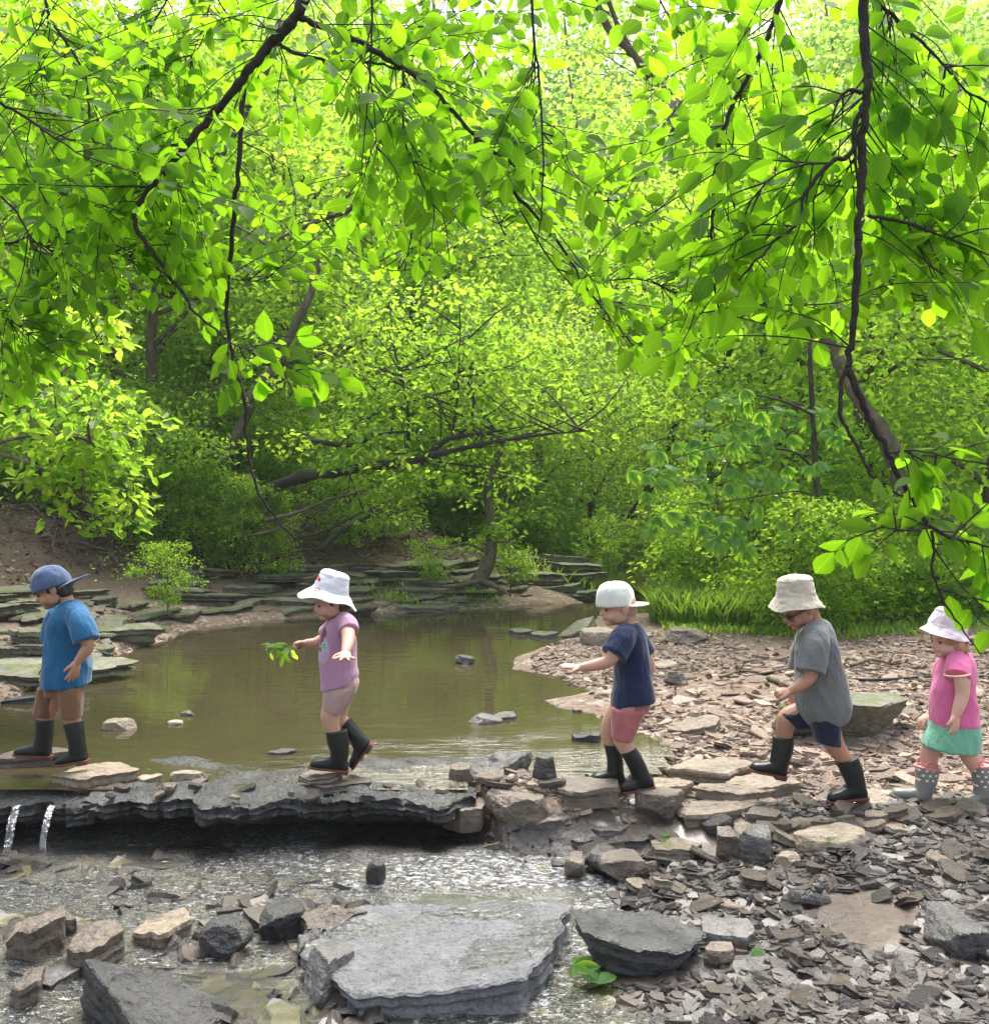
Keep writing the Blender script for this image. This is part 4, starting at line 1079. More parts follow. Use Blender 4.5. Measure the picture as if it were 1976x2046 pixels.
limb_tree('leaning_tree', 'slim brown trunk rising to the right behind the hanging vine', [
    ([(395, 1010, 12.6), (440, 930, 12.6), (492, 830, 12.6), (505, 790, 12.5), (540, 740, 12.5), (590, 650, 12.6), (625, 590, 12.7), (640, 520, 12.8)], .085, .045),
    ([(630, 710, 12.6), (690, 700, 12.5), (740, 672, 12.4), (800, 672, 12.3)], .03, .008)],
    [(0, .5, 1, 20), (1, .1, 1, 12)], 'leaf_mid', 'bark', 62)
limb_tree('leaning_tree', 'old dark trunk slanting up behind the left fork of the near branch', [
    ([(330, 590, 13.5), (420, 360, 13), (470, 250, 12.8), (525, 145, 12.6), (560, 40, 12.6)], .10, .05)], [(0, .1, 1, 24)], 'leaf_mid', 'bark', 63, spread=(.9, .5, .6))
limb_tree('fallen_branch', 'thin dead branch arching low under the black leaning trunk', [
    ([(530, 1040, 11), (600, 1020, 11), (660, 995, 10.9), (720, 980, 10.9), (770, 965, 10.8)], .022, .008),
    ([(470, 1075, 11.2), (540, 1060, 11), (600, 1035, 10.9)], .018, .01)], [(0, .6, 1, 6)], 'leaf_mid', 'bark', 64, cat='branch')
limb_tree('fallen_branch', 'dark snapped branch sloping down to the bank behind the lilac girl', [
    ([(590, 1075, 10.9), (650, 1060, 10.8), (700, 1035, 10.8), (760, 1010, 10.8)], .018, .01),
    ([(640, 1100, 10.7), (690, 1062, 10.7), (740, 1030, 10.7)], .04, .02)], [(0, .7, 1, 4)], 'leaf_mid', 'bark_wet', 65, cat='branch')
limb_tree('young_tree', 'thin grey trunk with exposed roots on the far bank', [
    ([(955, 1165, 11.4), (972, 1110, 11.5), (985, 1050, 11.6), (990, 980, 11.7), (998, 900, 11.8), (1005, 800, 11.8)], .085, .04),
    ([(960, 1160, 11.3), (920, 1170, 11.1), (880, 1172, 10.9)], .04, .012), ([(962, 1160, 11.3), (1000, 1180, 11), (1020, 1190, 10.9)], .04, .012),
    ([(975, 1105, 11.4), (930, 1088, 11.1), (890, 1100, 10.9), (850, 1092, 10.8)], .018, .008), ([(978, 1080, 11.4), (1030, 1085, 11.2)], .015, .006)],
    [(0, .55, 1, 18), (0, .2, .5, 5)], 'leaf_mid', 'bark', 66, spread=(.7, .5, .45))
limb_tree('forked_tree', 'dark forked trunk leaning right in the gap of the valley', [
    ([(1255, 1040, 17), (1300, 960, 17), (1335, 880, 17), (1345, 850, 17), (1355, 780, 17), (1375, 720, 17), (1400, 670, 17)], .075, .05),
    ([(1342, 860, 17), (1380, 800, 17), (1420, 765, 17), (1450, 715, 17), (1475, 650, 17)], .06, .04)], [(0, .7, 1, 12), (1, .7, 1, 12)], 'leaf_mid', 'bark_wet', 67, spread=(1, .8, .6))
limb_tree('big_tree', 'wide pale trunk standing far back in the valley', [
    ([(1330, 900, 25), (1336, 700, 25), (1345, 560, 25), (1352, 400, 25), (1350, 200, 25)], .30, .2)], [(0, .6, 1, 20)], 'leaf_far', 'bark_far', 68, leaf=.16, crad=(.6, 1.1), spread=(2, 1, 1))
limb_tree('leaning_tree', 'grey leaning trunk behind the right hand near branch', [
    ([(1805, 1010, 10), (1770, 900, 10.1), (1715, 800, 10.2), (1665, 715, 10.4), (1600, 600, 10.6), (1560, 520, 10.8), (1520, 445, 11)], .10, .055),
    ([(1560, 525, 10.8), (1500, 470, 10.8)], .05, .02)], [(0, .75, 1, 14)], 'leaf_mid', 'bark', 69)
limb_tree('leaning_tree', 'dark trunk slanting down from the upper middle of the picture', [
    ([(1340, 190, 13), (1290, 140, 13), (1262, 105, 13), (1230, 60, 13), (1190, 0, 13), (1160, -80, 13)], .06, .05),
    ([(1262, 100, 13), (1235, 50, 13), (1205, -30, 13)], .035, .03)], [(0, 0, .8, 16)], 'leaf_mid', 'bark', 70, spread=(1, .6, .6))
limb_tree('fallen_limb', 'bare grey limb crossing the foliage left of centre', [
    ([(530, 495, 8), (570, 470, 8), (640, 440, 8), (690, 422, 8), (760, 385, 8)], .012, .028), ([(470, 450, 8), (505, 470, 8), (535, 492, 8)], .01, .012), ([(560, 495, 8), (640, 498, 8)], .008, .006)],
    [(0, .2, 1, 6)], 'leaf_mid', 'bark', 71, leaf=.07, cat='branch')
limb_tree('leaning_limb', 'dark bare limb in the gap beneath the upper middle trunk', [
    ([(1270, 315, 9), (1310, 280, 9), (1345, 255, 9), (1370, 245, 9)], .016, .02)], [(0, 0, 1, 5)], 'leaf_mid', 'bark_wet', 72, leaf=.07, cat='branch')
limb_tree('bare_limb', 'thin level limb half hidden by leaves right of the middle', [([(1240, 470, 10), (1300, 450, 10), (1400, 470, 10), (1440, 470, 10)], .018, .012)], [(0, 0, 1, 8)], 'leaf_mid', 'bark_wet', 73, leaf=.07, cat='branch')

# buckeye with drooping fans of broad leaflets
def palmate(name, label, limbs, fans, seed):
    rs = np.random.RandomState(seed); G = Geo()
    t = empty(name, P(*limbs[0][0][0]), label, 'tree')
    for pts, r0, r1 in limbs: G.tube([P(*q) for q in pts], np.linspace(r0, r1, len(pts)), n=8, sub=5)
    ob('trunk', G.mesh('trunk'), M['bark_wet'], t)
    pos, d, n, L, rn = [], [], [], [], []
    for (px, py, dep, cnt, sx, sy_) in fans:
        for k in range(cnt):
            c = P(px + rs.normal() * sx, py + rs.normal() * sy_, dep + rs.normal() * .35)
            ax = rs.uniform(-2.4, -.7) if rs.uniform() < .75 else rs.uniform(0, 6.28)
            tone = rs.uniform(.1, .9); m = rs.randint(5, 8); s_ = rs.uniform(.75, 1.15)
            nn = unit(np.array([rs.normal() * .4, -.75 + rs.normal() * .3, .7 + rs.normal() * .3]))
            e1 = unit(np.cross(nn, [0, 1, .3])); e2 = np.cross(nn, e1)
            e2 = e2 if e2[2] > 0 else -e2
            for j in range(m):
                a = ax + (j - (m - 1) / 2) * rs.uniform(.42, .52)
                pos.append(c); d.append(e1 * math.cos(a) + e2 * math.sin(a) + np.array([0, 0, -.45]) + rs.normal(size=3) * .08); n.append(nn + rs.normal(size=3) * .15)
                L.append(.15 * s_ * (1 - .25 * abs(j - (m - 1) / 2) / (m / 2))); rn.append(np.clip(tone + rs.normal() * .08, 0, 1))
    L = np.array(L)
    ob('crown', leaf_mesh('crown', np.array(pos), np.array(d), np.array(n), L, L * .42, True, rs, np.array(rn), curl=.35), M['leaf_buck'], t)
palmate('buckeye_sapling', 'slim sapling with drooping fans of broad leaves above the bright grass', [
    ([(1645, 1150, 9.2), (1640, 1040, 9.2), (1630, 950, 9.2), (1626, 880, 9.2), (1622, 800, 9.2), (1618, 700, 9.2), (1620, 600, 9.2)], .038, .018),
    ([(1622, 932, 9.2), (1590, 905, 9), (1540, 895, 8.9), (1440, 890, 8.7), (1300, 930, 8.4)], .014, .005),
    ([(1624, 990, 9.2), (1600, 982, 9), (1560, 985, 8.9), (1400, 1010, 8.6)], .012, .004),
    ([(1626, 830, 9.2), (1560, 800, 9), (1480, 790, 8.8), (1400, 830, 8.6)], .014, .005),
    ([(1570, 1160, 8.9), (1590, 1080, 9), (1622, 995, 9.1)], .010, .006)],
    [(1560, 850, 8.9, 16, 50, 22), (1450, 880, 8.7, 16, 50, 22), (1340, 915, 8.5, 14, 40, 20), (1480, 800, 8.9, 10, 45, 16), (1300, 950, 8.4, 8, 25, 16), (1430, 960, 8.6, 12, 60, 18), (1540, 950, 8.9, 10, 45, 20), (1480, 1040, 8.6, 12, 55, 20), (1350, 1040, 8.5, 6, 30, 14), (1640, 860, 9.1, 10, 30, 30), (1420, 1080, 8.6, 8, 55, 14)], 81)
limb_tree('low_branch', 'low leafy branch reaching in from the left edge above the blue cap', [
    ([(-160, 900, 6.2), (-60, 900, 6.0), (40, 920, 5.9), (120, 960, 5.8), (190, 1010, 5.8)], .02, .004), ([(-60, 900, 6), (60, 870, 5.8), (150, 870, 5.7), (210, 900, 5.7)], .012, .003)],
    [(0, .3, 1, 22), (1, .2, 1, 16)], 'leaf_mid', 'bark', 82, leaf=.075, nper=38, crad=(.12, .26), cat='branch', spread=(.15, .2, .11))
limb_tree('low_branch', 'leafy branch drooping along the left edge above the lower one', [
    ([(-160, 760, 6.6), (-40, 780, 6.5), (80, 800, 6.4), (190, 830, 6.3)], .02, .004)],
    [(0, .2, 1, 34)], 'leaf_mid', 'bark', 83, leaf=.085, nper=36, crad=(.15, .3), cat='branch', spread=(.25, .2, .22))

# ---------------------------------------------------------------- the near beech branches
ZB = ([-80, 0, 100, 180, 260, 420, 480, 560, 640, 700, 760, 900, 960, 1050, 1100, 1250, 1380, 1440, 1520, 1640, 1750, 1976, 2080],
      [800, 800, 760, 700, 600, 660, 560, 560, 560, 480, 540, 500, 400, 430, 560, 700, 740, 690, 640, 690, 600, 660, 700])
HOLES = [(1180, 190, 150, 130), (640, 330, 110, 100), (560, 500, 90, 80), (1560, 90, 50, 60), (1330, 560, 60, 70), (470, 560, 40, 60), (300, 640, 60, 60), (880, 60, 70, 50), (520, 290, 60, 90), (1330, 380, 70, 60)]
def inzone(px, py, rs):
    if py > np.interp(px, *ZB) or py < -140: return False
    for a, b, c, d in HOLES:
        if ((px - a) / c) ** 2 + ((py - b) / d) ** 2 < 1 and rs.uniform() < .8: return False
    v = float(vnoise(np.array([px / 120., py / 90., 1.]), 8))
    return rs.uniform() < .72 + v * .6
def near_branch(name, label, limbs, depth, seed, ntwig, reach, leaf=.056, mask=True, group=None, leafside=8, tl=(.5, 1.0)):
    rs = np.random.RandomState(seed); G = Geo()
    t = empty(name, P(limbs[0][0][0][0], limbs[0][0][0][1], depth), label, 'branch', group)
    crv = []
    for pts, r0, r1 in limbs:
        w_ = np.array([P(q[0], q[1], depth + (q[2] if len(q) > 2 else 0)) for q in pts])
        c = catmull(w_, 5)
        c[1:-1] += rs.normal(size=c[1:-1].shape) * min(r0, .007) * .22
        crv.append(c)
        rr = np.linspace(r0, r1, len(c)) * (1 + .06 * rs.normal(size=len(c)))
        G.tube(c, rr, n=9, sub=2)
    pos, dd, nn, L, rn = [], [], [], [], []
    lens = np.array([np.linalg.norm(np.diff(c, axis=0), axis=1).sum() for c in crv]); pr = lens / lens.sum()
    def leaves_on(tw, t0, tone):
        seg_ = np.linalg.norm(np.diff(tw, axis=0), axis=1); cu = np.concatenate([[0], np.cumsum(seg_)])
        s = cu[-1] * t0; side = 1
        sn = unit(np.array([rs.normal() * .5, -.75 + rs.normal() * .45, .45 + rs.normal() * .45]))
        step = leaf * .46
        while s < cu[-1]:
            i = min(np.searchsorted(cu, s) - 1, len(seg_) - 1); i = max(i, 0)
            p = tw[i] + (tw[i + 1] - tw[i]) * ((s - cu[i]) / (seg_[i] + 1e-9)); tg = unit(tw[i + 1] - tw[i])
            sd = unit(np.cross(tg, sn)) * side
            d_ = tg * rs.uniform(.35, .8) + sd * rs.uniform(.6, 1) + np.array([0, 0, -.10]) + rs.normal(size=3) * .22
            pos.append(p + d_ * .006); dd.append(d_); nn.append(sn + rs.normal(size=3) * .45)
            L.append(leaf * rs.uniform(.42, 1.3) * (1 - .2 * s / cu[-1])); rn.append(np.clip(tone + rs.normal() * .2, 0, 1))
            side = -side; s += step * rs.uniform(.7, 1.4)
        tg = unit(tw[-1] - tw[-2]); pos.append(tw[-1]); dd.append(tg + np.array([0, 0, -.2])); nn.append(sn); L.append(leaf); rn.append(tone)
    made = 0; tries = 0
    while made < ntwig and tries < ntwig * 30:
        tries += 1
        c = crv[rs.choice(len(crv), p=pr)]
        i = rs.randint(int(len(c) * .08), len(c) - 1); p = c[i]; tg = unit(c[i + 1] - c[i])
        sgn = rs.choice([-1, 1]); side = np.array([-tg[2], 0, tg[0]]) * sgn
        ln = rs.uniform(*reach)
        e = p + unit(tg * rs.uniform(.2, 1.1) + side * rs.uniform(.3, 1) + np.array([0, .42 + rs.normal() * .45, -.2])) * ln
        if mask:
            q = e; qx = q[0] / q[1] * PW + PCX; qy = PHZ - (q[2] - CAMZ) / q[1] * PW
            if mask == 'low':
                if not (qy < 1130 or (qx > 1965 and qy < 1300)): continue
            elif not inzone(qx, qy, rs): continue
        m1 = p + (e - p) * .35 + np.array([0, 0, .05 * ln]) + rs.normal(size=3) * .03 * ln; m2 = p + (e - p) * .7 + np.array([0, 0, .03 * ln]) + rs.normal(size=3) * .03 * ln
        tw = catmull(np.array([p, m1, m2, e + np.array([0, 0, -.04 * ln])]), 4)
        G.tube(tw, np.linspace(.0017, .0007, len(tw)), n=4, sub=1, cap=False)
        leaves_on(tw, rs.uniform(.1, .3), rs.uniform(.25, .75)); made += 1
    ob('limb', G.mesh('limb'), M['bark_dark'], t)
    if pos:
        L = np.array(L)
        o = ob('foliage', leaf_mesh('foliage', np.array(pos), np.array(dd), np.array(nn), L, L * rs.uniform(.54, .68, len(L)), True, rs, np.array(rn)), M['leaf_near'], t)
    return len(pos)

nl = 0
nl += near_branch('beech_branch', 'thickest black branch forking downward from the top left of centre', [
    ([(720, -520), (665, -260), (622, -70), (605, 5), (575, 50), (545, 82), (512, 120), (480, 165), (440, 212), (400, 255), (372, 292), (340, 330), (305, 372), (275, 410)], .016, .0055),
    ([(598, 32), (640, 52), (690, 68), (750, 102), (800, 132), (850, 165), (880, 192), (910, 225), (945, 268), (990, 305), (1040, 335), (1090, 350)], .008, .003),
    ([(952, 272), (955, 310), (1000, 355), (1050, 410), (1100, 465), (1140, 520), (1175, 580), (1215, 630), (1265, 690)], .0055, .0018),
    ([(545, 80), (580, 100), (630, 115), (690, 122), (745, 125), (800, 138)], .005, .003),
    ([(268, 425), (275, 460), (310, 510), (345, 560), (370, 590), (385, 620), (420, 650), (445, 668)], .006, .002)], 2.3, 101, 96, (.14, .58), leaf=0.052)
nl += near_branch('hanging_vine', 'long thin bare stem hanging down to the water left of the lilac girl', [
    ([(492, 148), (484, 230), (476, 330), (468, 420), (462, 500), (455, 570), (453, 640), (462, 700), (478, 760), (490, 820), (493, 880), (503, 940), (525, 1000), (560, 1045), (592, 1080)], .0072, .0028),
    ([(478, 280), (520, 300), (560, 325), (585, 340)], .0022, .001)], 2.6, 102, 3, (.08, .15))
nl += near_branch('beech_twig', 'thin straight twig hanging from the top edge left of the middle', [
    ([(744, -400), (743, 40), (742, 100), (738, 160), (732, 230), (726, 290), (722, 350)], .0028, .001), ([(740, 150), (748, 220), (752, 280), (757, 340)], .0018, .0008)], 2.1, 103, 9, (.08, .25))
nl += near_branch('beech_twig', 'curving twig dropping from the fork to the middle of the picture', [
    ([(806, 138), (806, 200), (808, 280), (835, 345), (860, 400), (888, 440), (898, 520)], .0032, .001)], 2.2, 104, 16, (.08, .3))
nl += near_branch('beech_twig', 'long straight twig hanging from the top edge in the middle', [
    ([(1050, -420), (1064, 40), (1074, 130), (1082, 220), (1085, 330), (1082, 420), (1072, 490)], .0038, .0012)], 2.2, 105, 16, (.1, .32))
nl += near_branch('beech_branch', 'bowed thin branch hanging from the top right of centre', [
    ([(1640, -460), (1595, -110), (1562, -10), (1532, 75), (1500, 140), (1462, 215), (1438, 290), (1428, 360), (1424, 430), (1418, 490), (1424, 545), (1435, 610), (1430, 660)], .007, .002),
    ([(1424, 510), (1450, 545), (1490, 590), (1520, 620)], .002, .001)], 2.0, 106, 36, (.14, .5), leaf=0.052)
nl += near_branch('beech_branch', 'long black branch hanging down the right side of the picture', [
    ([(1690, -560), (1712, -260), (1722, -30), (1726, 60), (1733, 130), (1732, 200), (1722, 290), (1720, 360), (1716, 440), (1712, 520), (1708, 600), (1702, 680), (1692, 735)], .0095, .0055),
    ([(1692, 735), (1679, 770), (1680, 830), (1700, 870), (1720, 910), (1745, 955), (1790, 985), (1840, 1000)], .0045, .0015),
    ([(1695, 735), (1722, 800), (1745, 855), (1775, 905), (1800, 960), (1830, 1010), (1858, 1055)], .0065, .004),
    ([(1728, 205), (1708, 250), (1702, 305), (1665, 320), (1625, 362), (1600, 410), (1590, 450), (1545, 485), (1505, 525), (1475, 560)], .0055, .0018),
    ([(1722, 185), (1695, 180), (1672, 205), (1662, 242)], .004, .002), ([(1708, 300), (1712, 350), (1716, 395)], .003, .002),
    ([(1660, 325), (1600, 330), (1540, 355), (1500, 400), (1450, 430)], .0022, .001)], 1.75, 107, 54, (.12, .46), leaf=0.058)
nl += near_branch('beech_branch', 'end spray of the right hand branch drooping over the pink shirt girl', [
    ([(1855, 1050), (1900, 1075), (1950, 1085), (2010, 1105)], .0035, .0015), ([(1862, 1060), (1866, 1100), (1862, 1140), (1885, 1200), (1925, 1260), (1960, 1310)], .003, .001),
    ([(1842, 1035), (1870, 1100), (1930, 1180), (1990, 1240)], .0015, .001), ([(1775, 905), (1830, 900), (1900, 915), (1985, 930)], .002, .001), ([(1858, 1055), (1800, 1060), (1760, 1050)], .002, .001)], 1.7, 108, 24, (.05, .16), leaf=.058, mask='low')
nl += near_branch('beech_twig', 'twig reaching in from the right edge at mid height of the leaves', [
    ([(1735, 430), (1790, 440), (1850, 458), (1910, 482), (1990, 515)], .0034, .0014), ([(1820, 470), (1850, 520), (1870, 570)], .0015, .001)], 1.75, 109, 20, (.1, .34), leaf=0.06)
nl += near_branch('beech_branch', 'thin branch sweeping from the top edge to the upper right corner', [
    ([(1700, -60), (1750, 0), (1800, 45), (1850, 92), (1890, 135), (1930, 180), (2000, 215)], .004, .0015)], 1.8, 110, 24, (.1, .36), leaf=0.06)
nl += near_branch('beech_branch', 'thin winding branch in the upper left corner', [
    ([(40, -480), (66, -150), (88, -10), (112, 55), (150, 110), (172, 160), (178, 230), (182, 270), (205, 310), (198, 345), (188, 390), (200, 440), (240, 500)], .0045, .0014),
    ([(60, 20), (80, 80), (140, 120), (165, 140)], .002, .0012), ([(50, 90), (62, 180), (75, 250)], .0016, .001), ([(190, 260), (240, 290), (300, 310), (370, 340)], .0016, .001)], 2.5, 111, 70, (.14, .58), leaf=0.052)
nl += near_branch('beech_branch', 'arched thin branch entering at the left edge', [
    ([(-80, 500), (0, 488), (60, 480), (95, 495), (115, 525), (140, 570), (180, 640), (200, 690)], .0045, .0015)], 2.7, 112, 40, (.14, .55), leaf=0.052)
nl += near_branch('beech_branch', 'shaded spray of beech leaves at the far left edge', [
    ([(-160, 160), (-60, 190), (0, 205), (60, 240), (110, 275), (180, 320)], .005, .0015), ([(-120, 300), (-40, 360), (30, 420), (70, 500)], .004, .0015)], 2.1, 113, 30, (.14, .55), leaf=0.055)
nl += near_branch('beech_branch', 'loose spray of leaves over the left fork', [
    ([(330, -120), (340, -20), (300, 60), (290, 150), (330, 230)], .0035, .001), ([(440, -100), (420, 0), (400, 90), (350, 130)], .003, .001)], 3.0, 114, 66, (.1, .45), leaf=0.052)
nl += near_branch('beech_branch', 'spray of leaves filling the middle of the canopy', [
    ([(900, -120), (890, -30), (930, 80), (980, 180), (1050, 250)], .003, .001), ([(1010, 470), (960, 380), (900, 330), (840, 300)], .0025, .001), ([(700, 180), (740, 300), (690, 400), (640, 470)], .0025, .001)], 2.9, 115, 72, (.14, .55), leaf=0.05)
nl += near_branch('beech_branch', 'layered spray of leaves right of the bowed branch', [
    ([(1290, -120), (1310, -20), (1370, 80), (1440, 150), (1520, 230)], .0035, .001), ([(1150, 420), (1230, 400), (1330, 440), (1420, 500)], .003, .001), ([(1200, 560), (1290, 560), (1380, 610)], .0025, .001)], 2.9, 116, 74, (.14, .55), leaf=0.05)
nl += near_branch('beech_branch', 'broad spray of leaves low in the upper right quarter', [
    ([(2050, 250), (1950, 300), (1860, 330), (1790, 400)], .004, .001), ([(2060, 560), (1960, 560), (1850, 600), (1760, 590)], .004, .001), ([(1480, 620), (1560, 600), (1640, 620)], .0025, .001)], 2.3, 117, 46, (.14, .5), leaf=0.056)
nl += near_branch('beech_branch', 'small bright spray hanging alone above the leaning trunks', [
    ([(440, 668), (470, 690), (520, 705), (570, 730), (620, 755)], .002, .001)], 2.2, 118, 9, (.06, .16), leaf=.062, mask=False)
nl += near_branch('beech_branch', 'lowest airy spray of leaves across the middle of the picture', [
    ([(640, 430), (700, 500), (780, 540), (850, 530)], .0022, .001), ([(1040, 420), (1100, 520), (1170, 600), (1260, 690)], .0025, .001), ([(1300, 560), (1400, 610), (1500, 640), (1640, 670)], .0022, .001), ([(900, 420), (960, 430), (1020, 460)], .002, .001)], 2.5, 119, 66, (.1, .34), leaf=0.048)
nl += near_branch('beech_branch', 'lowest airy spray of leaves at the left of the picture', [
    ([(-80, 600), (20, 640), (100, 700), (170, 740)], .0025, .001), ([(180, 480), (260, 520), (330, 580), (400, 600)], .0025, .001), ([(420, 540), (480, 560), (560, 560)], .002, .001)], 2.6, 120, 56, (.1, .34), leaf=0.05)
print('near leaves', nl)

# ---------------------------------------------------------------- low growth, litter, grass, roots
rs = np.random.RandomState(9)
def grass(name, n, xy, h, label, seed):
    r = np.random.RandomState(seed); x, y = xy(r, n); z = terrain(x, y); n = len(x)
    a = r.uniform(0, 6.28, n); H = h * r.uniform(.4, 1.15, n); w_ = .006 * r.uniform(.6, 1.4, n) * (1 + y / 14)
    d = np.stack([np.cos(a), np.sin(a), 0 * a], -1); s = np.stack([-np.sin(a), np.cos(a), 0 * a], -1)
    b = r.uniform(.15, .9, n)[:, None]
    ts = np.array([0, .4, .75, 1.0]); ws = [1, .9, .55, .08]
    V = []
    for t, ww in zip(ts, ws):
        c = np.stack([x, y, z - .02], -1) + np.array([0, 0, 1]) * (H * t * (1 - .25 * t))[:, None] + d * b * (H * t * t)[:, None] * .8
        V += [c - s * (w_ * ww)[:, None], c + s * (w_ * ww)[:, None]]
    V = np.stack(V, 1).reshape(-1, 3); k = (np.arange(n) * 8)[:, None, None]
    Q = (np.array([[0, 1, 3, 2], [2, 3, 5, 4], [4, 5, 7, 6]])[None] + k).reshape(-1, 4)
    tone = np.clip(.5 + .6 * vnoise(xyz(x, y) * 2, 3) + r.normal(size=n) * .15, 0, 1)
    tag(ob(name, mesh_np(name, V, [Q], rnd=np.repeat(tone, 8)), M['grass']), label, kind='stuff')
def disc(cx, cy_, rx, ry):
    def f(r, n):
        a = r.uniform(0, 6.28, n); q = np.sqrt(r.uniform(0, 1, n)); x = cx + rx * q * np.cos(a); y = cy_ + ry * q * np.sin(a)
        k = sdf(POOL, x, y) > .1
        return x[k], y[k]
    return f
grass('tall_grass', 6500, disc(px_x(1425, 9.9), 9.9, .62, .75), .46, 'bright yellow green tall grass clump at the corner of the pool', 1)
grass('short_grass', 1800, disc(px_x(1470, 9.3), 9.3, .7, .45), .12, 'low green grass along the edge of the gravel bar', 2)
grass('bank_grass', 1500, disc(px_x(1900, 8.6), 8.8, 1.6, .5), .14, 'thin weedy grass behind the last children', 3)
grass('shelf_weeds', 500, disc(px_x(870, 11.4), 11.4, .9, .4), .16, 'weeds growing on the shelf stones under the young tree', 4)
grass('far_bank_grass', 1600, disc(px_x(1120, 13.5), 13.5, 1.0, .8), .4, 'green grass on the far bank beside the upstream water', 5)

def herbs(name, n, xy, size, mat, label, seed, hmax, keep=None, flat=.4):
    r = np.random.RandomState(seed); x, y = xy(r, n); z = terrain(x, y)
    k = np.ones(len(x), bool) if keep is None else keep(x, y, z)
    x, y, z = x[k], y[k], z[k]; n = len(x)
    hh = hmax * (.15 + .85 * smooth01(.5 + .7 * vnoise(xyz(x, y) * 1.1, 12))) * r.uniform(0, 1, n) ** .6
    pos = np.stack([x, y, z + .01 + hh], -1)
    d = r.normal(size=(n, 3)); d[:, 2] *= flat; nn = np.array([0, -.25, 1]) + r.normal(size=(n, 3)) * .5
    L = size * r.uniform(.5, 1.2, n)
    tone = np.clip(.5 + .5 * vnoise(xyz(x, y) * 1.7, 5) + r.normal(size=n) * .2, 0, 1)
    tag(ob(name, leaf_mesh(name, pos, d, nn, L, L * .62, False, r, tone), M[mat], smooth=False), label, kind='stuff')
herbs('undergrowth', 30000, lambda r, n: ((lambda y: (r.uniform(.20, .62, n) * y, y))(r.uniform(8.8, 17, n))), .07, 'leaf_mid', 'dense low green undergrowth covering the right bank', 11, .42,
      keep=lambda x, y, z: (x > 2.4 + .25 * vnoise(xyz(x, y) * 2, 3) + np.maximum(0, 9.8 - y) * .9) & (z > .05))
herbs('bank_undergrowth', 26000, lambda r, n: (r.uniform(-9, 2.5, n), r.uniform(11.8, 18, n)), .08, 'leaf_mid', 'leafy undergrowth on top of the left and far bank', 12, .55, keep=lambda x, y, z: z > .95 + .2 * vnoise(xyz(x, y) * 1.5, 3))
herbs('hill_undergrowth', 42000, lambda r, n: ((lambda y: (r.uniform(-.62, .62, n) * y, y))(16 + 40 * r.uniform(0, 1, n) ** 1.5)), .24, 'leaf_far', 'green undergrowth of the wooded hillside behind', 13, 1.6)
herbs('leaf_litter', 9000, lambda r, n: (r.uniform(-8, 1.6, n), r.uniform(8.5, 14.5, n)), .075, 'dead_leaf', 'brown dead leaves lying on the slope of the left bank', 14, .015, keep=lambda x, y, z: z > .42 + .15 * vnoise(xyz(x, y) * 2, 3))
herbs('dry_litter', 900, lambda r, n: ((lambda y: (r.uniform(.1, .6, n) * y, y))(r.uniform(5.5, 9, n))), .06, 'dead_leaf', 'scattered dead leaves and twigs on the dry gravel bar', 15, .012, keep=lambda x, y, z: z > .0)
herbs('shelf_moss_weeds', 1800, lambda r, n: (r.uniform(-6, .8, n), r.uniform(8.3, 12, n)), .045, 'leaf_mid', 'little green weeds sprouting between the shelf stones', 16, .35, keep=lambda x, y, z: (z > .1) & (vnoise(xyz(x, y) * 1.3, 9) > .3))

G = Geo()
for k in range(230):
    x = rs.uniform(-6.5, 1.6); y = rs.uniform(11.0, 12.9)
    z = float(terrain(np.array([x]), np.array([y]))[0])
    if z < .45: continue
    pts = [np.array([x, y, z + .02])]; a = rs.uniform(0, 6.28); ln = rs.uniform(.08, .22)
    for i in range(5):
        a += rs.normal() * .5; q = pts[-1] + np.array([math.cos(a) * ln, -abs(math.sin(a)) * ln * .6, 0])
        q[2] = float(terrain(q[:1], q[1:2])[0]) + rs.uniform(.0, .12); pts.append(q)
    r0 = rs.uniform(.006, .018)
    G.tube(pts, np.linspace(r0, r0 * .3, len(pts)), n=5, sub=3, cap=False)
tag(ob('root_tangle', G.mesh('root_tangle'), M['bark']), 'tangle of bare roots and fallen twigs on the dark dirt bank', kind='stuff')

def stick(name, label, pts, r0, r1, mat='bark', zoff=.02):
    w_ = []
    for px, py in pts:
        x, y = plan(px, py, .08); w_.append((x, y, float(terrain(np.array([x]), np.array([y]))[0]) + zoff))
    G = Geo(); G.tube(w_, np.linspace(r0, r1, len(w_)), n=7, sub=4)
    tag(ob(name, G.mesh(name), M[mat]), label, 'stick')
stick('fallen_stick', 'long thin dark stick lying across the gravel behind the last two children', [(1690, 1356), (1760, 1358), (1850, 1356), (1930, 1358), (2010, 1362)], .012, .006, 'bark_wet')
stick('fallen_stick', 'short curved brown stick lying near the grass edge', [(1700, 1336), (1740, 1330), (1790, 1334)], .014, .008)
stick('fallen_stick', 'crooked twig on the mud between the two boys on the right', [(1440, 1352), (1480, 1338), (1530, 1342), (1590, 1334)], .012, .005)
stick('fallen_stick', 'pale stick in the mud left of the grey shirt boy', [(1535, 1352), (1560, 1362), (1580, 1370)], .02, .012)
